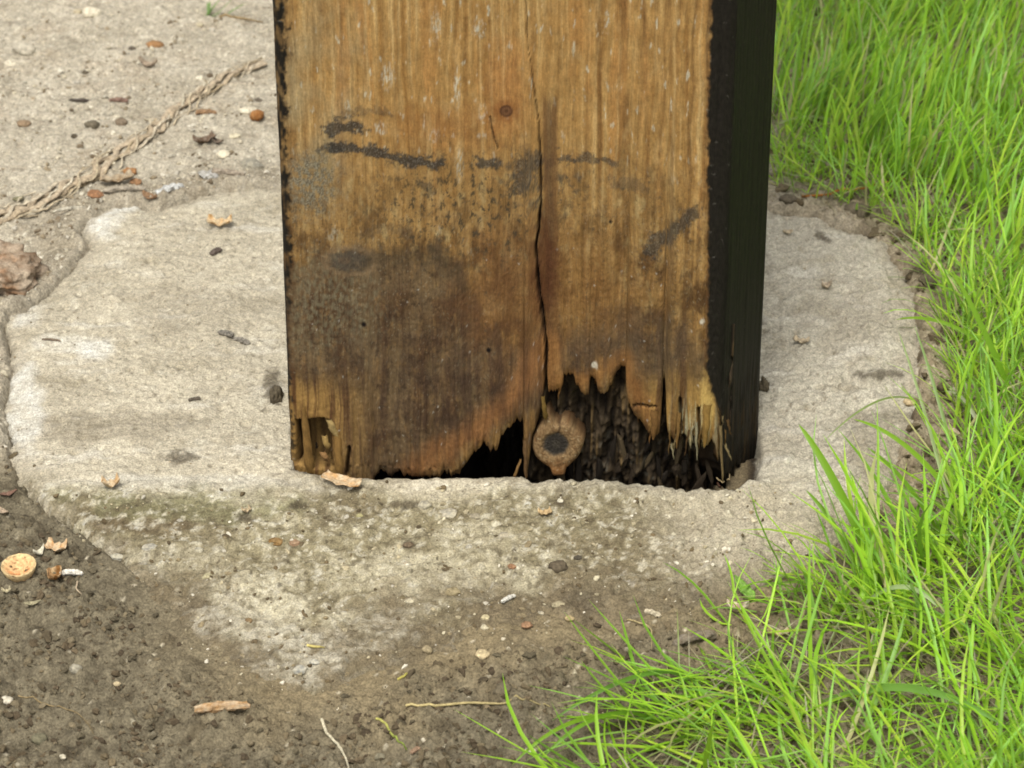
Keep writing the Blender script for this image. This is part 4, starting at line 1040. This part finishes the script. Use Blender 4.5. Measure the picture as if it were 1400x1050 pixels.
pebble('brick_crumb', 'orange brown ball shaped crumb on the sand left of the post', 'crumb', 351, 163, 21, 19, (176, 112, 50), .15, .15, rgb2=(140, 84, 36))
for a in [('brick_crumb', 'orange crumb on the sand near the top, left of the post', 'brick crumb', 212, 64, 24, 14, (178, 118, 62)), ('brick_crumb', 'orange brick crumb under the twine, upper of two', 'brick crumb', 178, 237, 20, 14, (190, 122, 62)), ('brick_crumb', 'orange brick crumb under the twine, lower of two', 'brick crumb', 186, 250, 16, 11, (186, 126, 78)), ('brick_crumb', 'rust red brick crumb against the white rim of the footing', 'brick crumb', 131, 267, 24, 12, (170, 108, 66)), ('brick_crumb', 'orange brick crumb at the left edge above the rubble lump', 'brick crumb', 8, 346, 22, 14, (206, 150, 76)), ('brick_crumb', 'pinkish brick crumb on the front soil at centre', 'brick crumb', 720, 856, 16, 10, (172, 120, 82)), ('brick_crumb', 'brown crumb on the sand at left, above the twine', 'brick crumb', 33, 171, 20, 11, (160, 128, 96)), ('soil_clod', 'dark crumb on the sand beside the orange crumb', 'clod', 181, 68, 13, 9, (104, 92, 82)), ('soil_clod', 'dark clod on the sand above the twine, larger of a pair', 'clod', 126, 172, 20, 13, (112, 102, 84)), ('soil_clod', 'brown clod on the sand above the twine, right one of a pair', 'clod', 166, 169, 18, 15, (138, 118, 98)), ('soil_clod', 'tiny dark crumb on the sand, left of the twine middle', 'clod', 102, 187, 9, 7, (96, 84, 68)), ('soil_clod', 'tiny dark crumb on the sand above the dark twig', 'clod', 116, 100, 10, 7, (104, 92, 76)), ('soil_clod', 'dark crumb beside the post on the sand', 'clod', 353, 138, 12, 8, (112, 100, 88)), ('soil_clod', 'brown black clod sitting on the front of the footing, right of centre', 'clod', 764, 776, 26, 17, (104, 90, 70)), ('soil_clod', 'small black crumb beside the clod on the footing front', 'clod', 790, 763, 10, 8, (88, 80, 68)), ('soil_clod', 'brown crumb on the footing front below the embedded stones', 'clod', 558, 746, 14, 8, (122, 100, 76)), ('soil_clod', 'rounded grey clod on the front soil right of centre', 'clod', 688, 945, 30, 22, (116, 104, 80)), ('soil_clod', 'greenish grey clod near the bottom left corner', 'clod', 55, 1014, 22, 22, (118, 114, 88)), ('soil_clod', 'dark clod among fine grass behind the footing', 'clod', 1172, 292, 34, 26, (116, 104, 82)), ('soil_clod', 'dark clod on the soil beside the right rim', 'clod', 1268, 385, 26, 20, (110, 98, 76)), ('soil_clod', 'brown clod in the shade of grass, right of the footing', 'clod', 1300, 455, 30, 20, (120, 104, 80)), ('soil_clod', 'dark crumb behind the footing close to the post', 'clod', 1078, 274, 24, 14, (108, 96, 78))]:
    pebble(*a, rough=.34, sub=3)
for px, py, wp, hp, lab in [(378, 545, 17, 40, 'dark mud clump packed against the left foot of the post'), (1044, 532, 14, 34, 'dark mud clump packed against the right foot of the post')]:
    pebble('mud_clump', lab, 'mud', px, py, wp, hp, (98, 86, 66), .5, .42, sub=4, rot=0, flat=1.6)
# --- scattered grit and soil crumbs that nobody could count
def scatter(name, label, n, region, size, cols, mat, seed, big=.0):
    g = np.random.default_rng(seed)
    x = g.uniform(-.33, .35, n * 6); y = g.uniform(-.25, .56, n * 6)
    z = H(x, y); X, Y = proj(x, y, z)
    d = sdf(x, y, OUT); hd = sdf(x, y, HOLE)
    keep = (g.random(n * 6) < region(X, Y, d, x, y)) & (hd < -.002)
    x, y, z = x[keep][:n], y[keep][:n], z[keep][:n]
    n = len(x)
    s = size[0] * (size[1] / size[0]) ** (g.random(n) ** 2.6)
    VV, FF, CC, off = [], [], [], 0
    for sub in (1, 2):
        v0, f0 = ICO[sub]
        idx = np.where((s > .0019) if sub == 2 else (s <= .0019))[0]
        if not len(idx): continue
        var = [lump_of(v0, seed + q) for q in range(10)]
        for q in range(10):
            ii = idx[q::10]
            if not len(ii): continue
            a = g.uniform(0, 6.283, len(ii)); ca, sa = np.cos(a), np.sin(a)
            b = g.uniform(-.7, .7, len(ii)); cb, sb = np.cos(b), np.sin(b)
            sc = s[ii][:, None] * np.stack([g.uniform(.8, 1.4, len(ii)), g.uniform(.6, 1, len(ii)), g.uniform(.45, .9, len(ii))], -1)
            v = var[q][None] * sc[:, None, :]
            vx = v[..., 0] * cb[:, None] - v[..., 2] * sb[:, None]; vz = v[..., 0] * sb[:, None] + v[..., 2] * cb[:, None]
            wx = vx * ca[:, None] - v[..., 1] * sa[:, None]; wy = vx * sa[:, None] + v[..., 1] * ca[:, None]
            P = np.stack([wx + x[ii][:, None], wy + y[ii][:, None], vz + (z[ii] + s[ii] * .12)[:, None]], -1)
            pick = g.integers(0, len(cols), len(ii)); cb_ = np.array([S(*c) for c in cols])[pick] * g.uniform(.75, 1.2, (len(ii), 1))
            VV.append(P.reshape(-1, 3)); CC.append(np.repeat(cb_, len(v0), 0))
            FF.append((f0[None] + (off + np.arange(len(ii)) * len(v0))[:, None, None]).reshape(-1, 3)); off += len(ii) * len(v0)
    o = link(name, np_mesh(name, np.concatenate(VV), np.concatenate(FF), np.concatenate(CC), smooth=False), mat)
    o['kind'] = 'stuff'; o['label'] = label
def reg_front(X, Y, d, x, y):
    f = frontness(x, y)
    left = ss(-.09, -.13, x) * ss(.10, -.02, y)
    nn = fbm(x * 22, y * 22, 3, 71)
    return np.clip(np.maximum(f, left), 0, 1) * ss(.012, -.03, d + .02 * nn) * np.clip(.5 + .9 * fbm(x * 40, y * 40, 3, 801), .1, 1)
scatter('soil_crumbs', 'dark loose soil crumbs in front of the footing', 22000, reg_front, (.0004, .0027), [(92, 80, 61), (104, 92, 70), (80, 69, 53), (112, 101, 79), (90, 82, 64)], M_CLOD, 810)
def reg_clod(X, Y, d, x, y):
    a = ss(260, 120, X) * ss(790, 850, Y) + ss(520, 620, X) * ss(900, 940, Y) + .5 * ss(960, 1000, Y) + ss(120, 40, X) * ss(640, 680, Y) * ss(760, 720, Y)
    return np.clip(a, 0, 1) * (d < -.002) * np.clip(.3 + 1.2 * fbm(x * 30, y * 30, 3, 806), .03, 1)
scatter('soil_clods', 'larger dark clods in the loose soil in front of the footing', 1500, reg_clod, (.0012, .0042), [(92, 81, 61), (84, 73, 55), (104, 93, 71), (76, 67, 51)], M_CLOD, 815)
def reg_right(X, Y, d, x, y):
    return (x > .03) * (1 - frontness(x, y)) * ss(.004, -.004, d) * np.clip(.5 + .8 * fbm(x * 40, y * 40, 3, 802), .1, 1)
scatter('earth_crumbs', 'loose earth crumbs under the grass behind the footing', 5000, reg_right, (.0007, .0050), [(126, 112, 88), (104, 92, 70), (146, 132, 108), (92, 80, 60)], M_CLOD, 820)
def reg_sand(X, Y, d, x, y):
    return (x < .05) * (y > .03) * ss(.003, -.002, d) * np.clip(.35 + .9 * fbm(x * 35, y * 35, 3, 803) + .5 * ss(-.06, -.005, d), .1, 1)
scatter('sand_grit', 'pale sandy grit scattered on the ground left of the post', 11000, reg_sand, (.0004, .0022), [(192, 184, 164), (170, 160, 138), (184, 174, 150), (142, 128, 104), (118, 104, 84), (186, 178, 160)], M_CLOD, 830)
def reg_slope(X, Y, d, x, y):
    return ss(.0, -.012, y) * ss(-.01, .01, d) * np.clip(.3 + .9 * fbm(x * 45, y * 45, 3, 804), .08, 1)
scatter('concrete_grit', 'fine grit and crumbs lying on the front slope of the footing', 9000, reg_slope, (.0004, .0020), [(182, 172, 144), (168, 156, 126), (134, 120, 92), (104, 90, 66), (92, 80, 60), (196, 188, 168)], M_CLOD, 840)
def reg_top(X, Y, d, x, y):
    return ss(-.004, .004, y) * ss(0, .01, d) * np.clip(.2 + .9 * fbm(x * 30, y * 30, 3, 805), .05, 1)
scatter('dust_grit', 'sparse grit on the flat top of the footing', 900, reg_top, (.0003, .0012), [(206, 196, 172), (150, 136, 110), (112, 98, 76), (184, 172, 148)], M_CLOD, 850)

# ------------------------------------------------------------------ grass
def grass_mat(name, trans):
    m, t, p = nodes_of(name)
    a = t.nodes.new('ShaderNodeAttribute'); a.attribute_name = 'Col'
    t.links.new(a.outputs['Color'], p.inputs['Base Color'])
    p.inputs['Roughness'].default_value = .42
    p.inputs['Specular IOR Level'].default_value = .35
    tr = t.nodes.new('ShaderNodeBsdfTranslucent')
    g = t.nodes.new('ShaderNodeGamma'); g.inputs['Gamma'].default_value = .72
    t.links.new(a.outputs['Color'], g.inputs['Color']); t.links.new(g.outputs[0], tr.inputs['Color'])
    mx = t.nodes.new('ShaderNodeMixShader'); mx.inputs[0].default_value = trans
    t.links.new(p.outputs[0], mx.inputs[1]); t.links.new(tr.outputs[0], mx.inputs[2])
    t.links.new(mx.outputs[0], t.nodes['Material Output'].inputs['Surface'])
    return m
M_GRASS = grass_mat('grass_blades', .5)
M_DRY = grass_mat('dry_thatch', .25)

def blades(x, y, az, L, th0, curl, wd, c0, c1, n=6, twist=None, lift0=0.0):
    """arrays of one value per blade -> vertices, faces, colours of folded tapering blades"""
    N = len(x); z0 = H(x, y) - .001 + lift0
    t = np.linspace(0, 1, n)
    th = th0[:, None] + curl[:, None] * t[None, :] ** 1.5
    azs = az[:, None] + (0 if twist is None else twist[:, None] * t[None, :])
    ds = L[:, None] / (n - 1)
    dx, dy, dz = np.sin(th) * np.cos(azs), np.sin(th) * np.sin(azs), np.cos(th)
    P = np.stack([x[:, None] + np.cumsum(dx * ds, 1) - dx * ds, y[:, None] + np.cumsum(dy * ds, 1) - dy * ds, z0[:, None] + np.cumsum(dz * ds, 1) - dz * ds], -1)
    P[..., 2] = np.maximum(P[..., 2], z0[:, None] + .0015)
    sd_ = np.stack([-np.sin(azs), np.cos(azs), 0 * azs], -1)
    nrm = np.stack([np.cos(th) * np.cos(azs), np.cos(th) * np.sin(azs), -np.sin(th)], -1)
    prof = np.minimum(1, .55 + 1.6 * t) * np.sqrt(np.clip(1 - t ** 2.4, .0004, 1))
    half = (wd[:, None] / 2 * prof[None, :])[..., None]
    V = np.stack([P - sd_ * half, P + nrm * half * .35, P + sd_ * half], 2)     # N, n, 3, 3
    cc_ = c0[:, None, :] + (c1 - c0)[:, None, :] * (t ** .8)[None, :, None]
    CC = np.repeat(cc_[:, :, None, :], 3, 2)
    i = np.arange(n - 1)[:, None]; j = np.arange(2)[None, :]
    f = np.stack([i * 3 + j, i * 3 + j + 1, i * 3 + j + 4, i * 3 + j + 3], -1).reshape(-1, 4)
    F = (f[None] + (np.arange(N) * n * 3)[:, None, None]).reshape(-1, 4)
    return V.reshape(-1, 3), F, CC.reshape(-1, 3)

G1 = [(1050, -900), (3200, -900), (3200, 430), (1430, 430), (1335, 365), (1275, 312), (1200, 262), (1130, 232), (1050, 218)]
G1B = [(1050, 200), (1130, 206), (1335, 345), (1430, 430), (1420, 640), (1310, 600), (1280, 420), (1235, 330), (1120, 285), (1056, 262)]
G2 = [(1325, 430), (3200, 430), (3200, 720), (1390, 720), (1300, 620)]
G3 = [(1285, 715), (1340, 640), (3200, 640), (3200, 1700), (700, 1700), (790, 1046), (880, 962), (1000, 885), (1075, 868), (1110, 830), (1205, 790)]
GREEN = np.array([(.185, .395, .016), (.220, .450, .019), (.115, .270, .012), (.285, .480, .030), (.195, .420, .050)])
def grow(poly, dens, seed, Lr, th_r, curl_r, az_f, w_r, thin=None, colshift=1.0):
    g = np.random.default_rng(seed)
    x0, x1, y0, y1 = .02, .62, -.42, .95
    n = int(dens * (x1 - x0) * (y1 - y0))
    x, y = g.uniform(x0, x1, n), g.uniform(y0, y1, n)
    X, Y = proj(x, y, np.full(n, -.008))
    k = inside(X, Y, poly) & (g.random(n) < np.clip(.58 + 1.3 * fbm(x * 26, y * 26, 3, seed), .05, 1)) & (sdf(x, y, OUT) < .004 + .02 * (seed in (903, 909)))
    if thin is not None: k &= g.random(n) < thin(X, Y)
    x, y, X, Y = x[k], y[k], X[k], Y[k]; n = len(x)
    U = lambda r: g.uniform(r[0], r[1], n)
    L = U(Lr) * (.55 + .45 * g.random(n) ** .5)
    c = GREEN[g.integers(0, len(GREEN), n)] * g.uniform(.75, 1.3, (n, 1)) * colshift
    yel = g.random(n) < .07
    c[yel] = np.array([.34, .38, .12]) * g.uniform(.7, 1.2, (yel.sum(), 1))
    c = c * (1 + .5 * g.random((n, 1)) * np.array([.35, .1, .8]))
    base = c * np.array([1.4, 1.15, 1.6])
    return blades(x, y, az_f(g, X, Y, n), L, U(th_r), U(curl_r), U(w_r), base, c, twist=g.normal(0, .7, n))
parts_ = [
    grow(G1, 60000, 901, (.035, .085), (.02, .55), (.2, 1.3), lambda g, X, Y, n: g.normal(.5, 1.0, n), (.0008, .0023)),
    grow(G1B, 95000, 902, (.018, .060), (.15, 1.0), (.2, 1.0), lambda g, X, Y, n: g.uniform(0, 6.28, n), (.0008, .0017)),
    grow(G2, 26000, 904, (.030, .075), (.1, .8), (.3, 1.2), lambda g, X, Y, n: g.normal(2.0, 1.4, n), (.0008, .0022)),
    grow(G3, 44000, 903, (.035, .095), (.25, 1.15), (.2, 1.0), lambda g, X, Y, n: g.normal(2.6, 1.3, n), (.0008, .0025), lambda X, Y: ss(1060, 1140, X) * np.where((X > 1130) & (X < 1330) & (Y > 890) & (Y < 1010), .3, 1)),
    grow([(800, 1050), (850, 985), (910, 935), (990, 905), (1080, 905), (1150, 930), (1150, 1060), (1000, 1100), (820, 1120)], 42000, 905, (.030, .095), (.85, 1.45), (.0, .7), lambda g, X, Y, n: g.normal(3.0, .75, n), (.0008, .0023), lambda X, Y: .35 + .65 * ss(0, 30, seg_dist(X, Y, [(850, 1040), (1000, 1020)]))),
    grow(G1, 16000, 907, (.03, .07), (.7, 1.5), (-.1, .6), lambda g, X, Y, n: g.uniform(0, 6.28, n), (.0006, .0014), None, 1.25),
    grow(G3, 20000, 908, (.03, .08), (.7, 1.5), (-.1, .5), lambda g, X, Y, n: g.uniform(0, 6.28, n), (.0006, .0015), lambda X, Y: ss(900, 1100, X), 1.25),
    grow([(985, 865), (1000, 800), (1060, 775), (1180, 745), (1200, 850), (1080, 920)], 16000, 909, (.02, .055), (.5, 1.4), (.1, .8), lambda g, X, Y, n: g.normal(2.8, 1.3, n), (.0007, .0018)),
    grow([(1160, 790), (1230, 755), (1290, 790), (1270, 860), (1180, 850)], 30000, 906, (.055, .100), (.2, .8), (.1, .7), lambda g, X, Y, n: g.normal(2.35, .5, n), (.0012, .0034)),
]
off, VV, FF, CC = 0, [], [], []
for v, f, c in parts_:
    VV.append(v); FF.append(f + off); CC.append(c); off += len(v)
grass = link('grass', np_mesh('grass', np.concatenate(VV), np.concatenate(FF), np.concatenate(CC)), M_GRASS)
grass['kind'] = 'stuff'; grass['label'] = 'fresh bright green grass growing behind and right of the footing'
# low dead stems and thatch between the blades
g = np.random.default_rng(950)
n = 12000
x, y = g.uniform(.04, .5, n), g.uniform(-.3, .75, n); X, Y = proj(x, y, np.full(n, -.008))
k = (inside(X, Y, G1) | inside(X, Y, G2) | inside(X, Y, G3) | (inside(X, Y, G1B) & (g.random(n) < .5))) & (sdf(x, y, OUT) < 0)
x, y = x[k], y[k]; n = len(x)
c = np.array([(.30, .26, .15), (.24, .22, .10), (.36, .33, .22), (.16, .20, .05)])[g.integers(0, 4, n)] * g.uniform(.6, 1.1, (n, 1))
v, f, c = blades(x, y, g.uniform(0, 6.28, n), g.uniform(.012, .045, n), g.uniform(.7, 1.5, n), g.uniform(0, .6, n), g.uniform(.0005, .0013, n), c, c * .9, n=5)
th = link('dry_thatch', np_mesh('dry_thatch', v, f, c), M_DRY)
th['kind'] = 'stuff'; th['label'] = 'pale dead grass stems lying between the green blades'

# single blades that reach out over the concrete or stand out from the rest
def blade_to(label, bpx, tpx, h, wd, rgb, mid=.5, up=.02, rgb2=None, n=16):
    b = gp(*bpx); tz = b.z + h
    e = on_z(*tpx, tz)
    b = np.array(b); m = b + (e - b) * mid + np.array([0, 0, up])
    t = np.linspace(0, 1, n)[:, None]
    P = (1 - t) ** 2 * b + 2 * t * (1 - t) * m + t * t * e
    tan = np.gradient(P, axis=0); tan /= np.linalg.norm(tan, axis=1)[:, None]
    sd_ = np.cross(tan, [0, -.35, 1.0]); sd_ /= np.linalg.norm(sd_, axis=1)[:, None]
    nr_ = np.cross(sd_, tan)
    prof = (np.minimum(1, .6 + 1.5 * t) * np.sqrt(np.clip(1 - t ** 2.6, .001, 1))) * wd / 2
    V = np.stack([P - sd_ * prof, P + nr_ * prof * .35, P + sd_ * prof], 1)
    c = mix(np.broadcast_to(np.array(rgb, float), (n, 3)), np.broadcast_to(np.array(rgb2 or rgb, float), (n, 3)), t[:, 0])
    f = grid_faces(n, 3)
    o = link('grass_blade', np_mesh('grass_blade', V.reshape(-1, 3), f, np.repeat(c, 3, 0)), M_GRASS)
    tag(o, label, 'grass blade', 'single grass blades reaching over the concrete')
gr_, gr2_, pale = (.13, .27, .012), (.17, .32, .015), (.34, .42, .18)
blade_to('broad bright blade standing highest over the right front of the footing', (1205, 800), (1092, 580), .062, .0048, gr_, .55, .012, gr2_)
blade_to('short blade forking left from the base of the broad bright blade', (1180, 790), (1102, 670), .030, .0030, gr_, .5, .008)
blade_to('blade arching left over the soil towards the right rim of the footing', (1330, 720), (1167, 573), .045, .0032, gr2_, .5, .022)
blade_to('slim blade pointing up left beside the arching blade', (1290, 740), (1186, 612), .045, .0028, gr_, .5, .012)
blade_to('long arched blade whose tip touches the right rim of the concrete', (1400, 520), (1224, 437), .022, .0030, gr2_, .55, .024)
blade_to('tall blade leaning left above the arched blade at the right edge', (1390, 560), (1300, 366), .070, .0038, gr_, .5, .008, gr2_)
blade_to('pale thin blade rising from the soil beside the right rim', (1310, 740), (1228, 452), .075, .0018, pale, .5, .010, (.2, .27, .08))
blade_to('second thin pale blade rising just right of the first', (1325, 720), (1250, 445), .070, .0020, (.18, .27, .07), .5, .012)
blade_to('thin arched stem drooping over the concrete towards the post', (1270, 560), (1125, 605), .004, .0014, (.17, .24, .06), .4, .030)
blade_to('pale bleached blade lying flat across the bright tuft', (1170, 838), (1282, 830), .022, .0034, (.34, .42, .20), .5, .026)
blade_to('long flat blade lying horizontally near the bottom right corner', (1120, 962), (1368, 990), .020, .0046, (.16, .30, .05), .5, .028, (.13, .27, .04))
blade_to('white bleached blade bending over the soil by the round stone', (1345, 600), (1292, 535), .012, .0022, (.42, .44, .28), .5, .016)
blade_to('pale straight blade lying level behind the footing beside the post', (1160, 176), (1058, 172), .012, .0024, (.30, .36, .14), .5, .014)
blade_to('blade bending out left over the soil at the bottom of the tuft', (900, 985), (738, 1040), .006, .0026, gr_, .5, .026)
blade_to('lowest blade reaching left across the soil from the tuft', (860, 985), (700, 1046), .004, .0024, gr2_, .5, .022)
blade_to('blade kinked down to the soil at the left end of the tuft', (960, 930), (755, 985), .004, .0028, (.10, .22, .02), .35, .024)
blade_to('bright yellow green blade standing at the bottom of the tuft', (962, 1060), (975, 988), .034, .0026, (.16, .28, .015), .5, .004)
# little green sprig on the sand
g = np.random.default_rng(960)
pp = gp(290, 22)
n = 9
v, f, c = blades(pp.x + g.normal(0, .003, n), pp.y + g.normal(0, .002, n), g.normal(.4, .9, n), g.uniform(.010, .020, n), g.uniform(.5, 1.1, n), g.uniform(0, .5, n), g.uniform(.001, .002, n), np.tile([(.12, .22, .05)], (n, 1)), np.tile([(.15, .25, .06)], (n, 1)))
sp_ = link('weed_sprig', np_mesh('weed_sprig', v, f, c), M_GRASS)
tag(sp_, 'tiny green sprig growing alone on the sand near the top', 'weed')
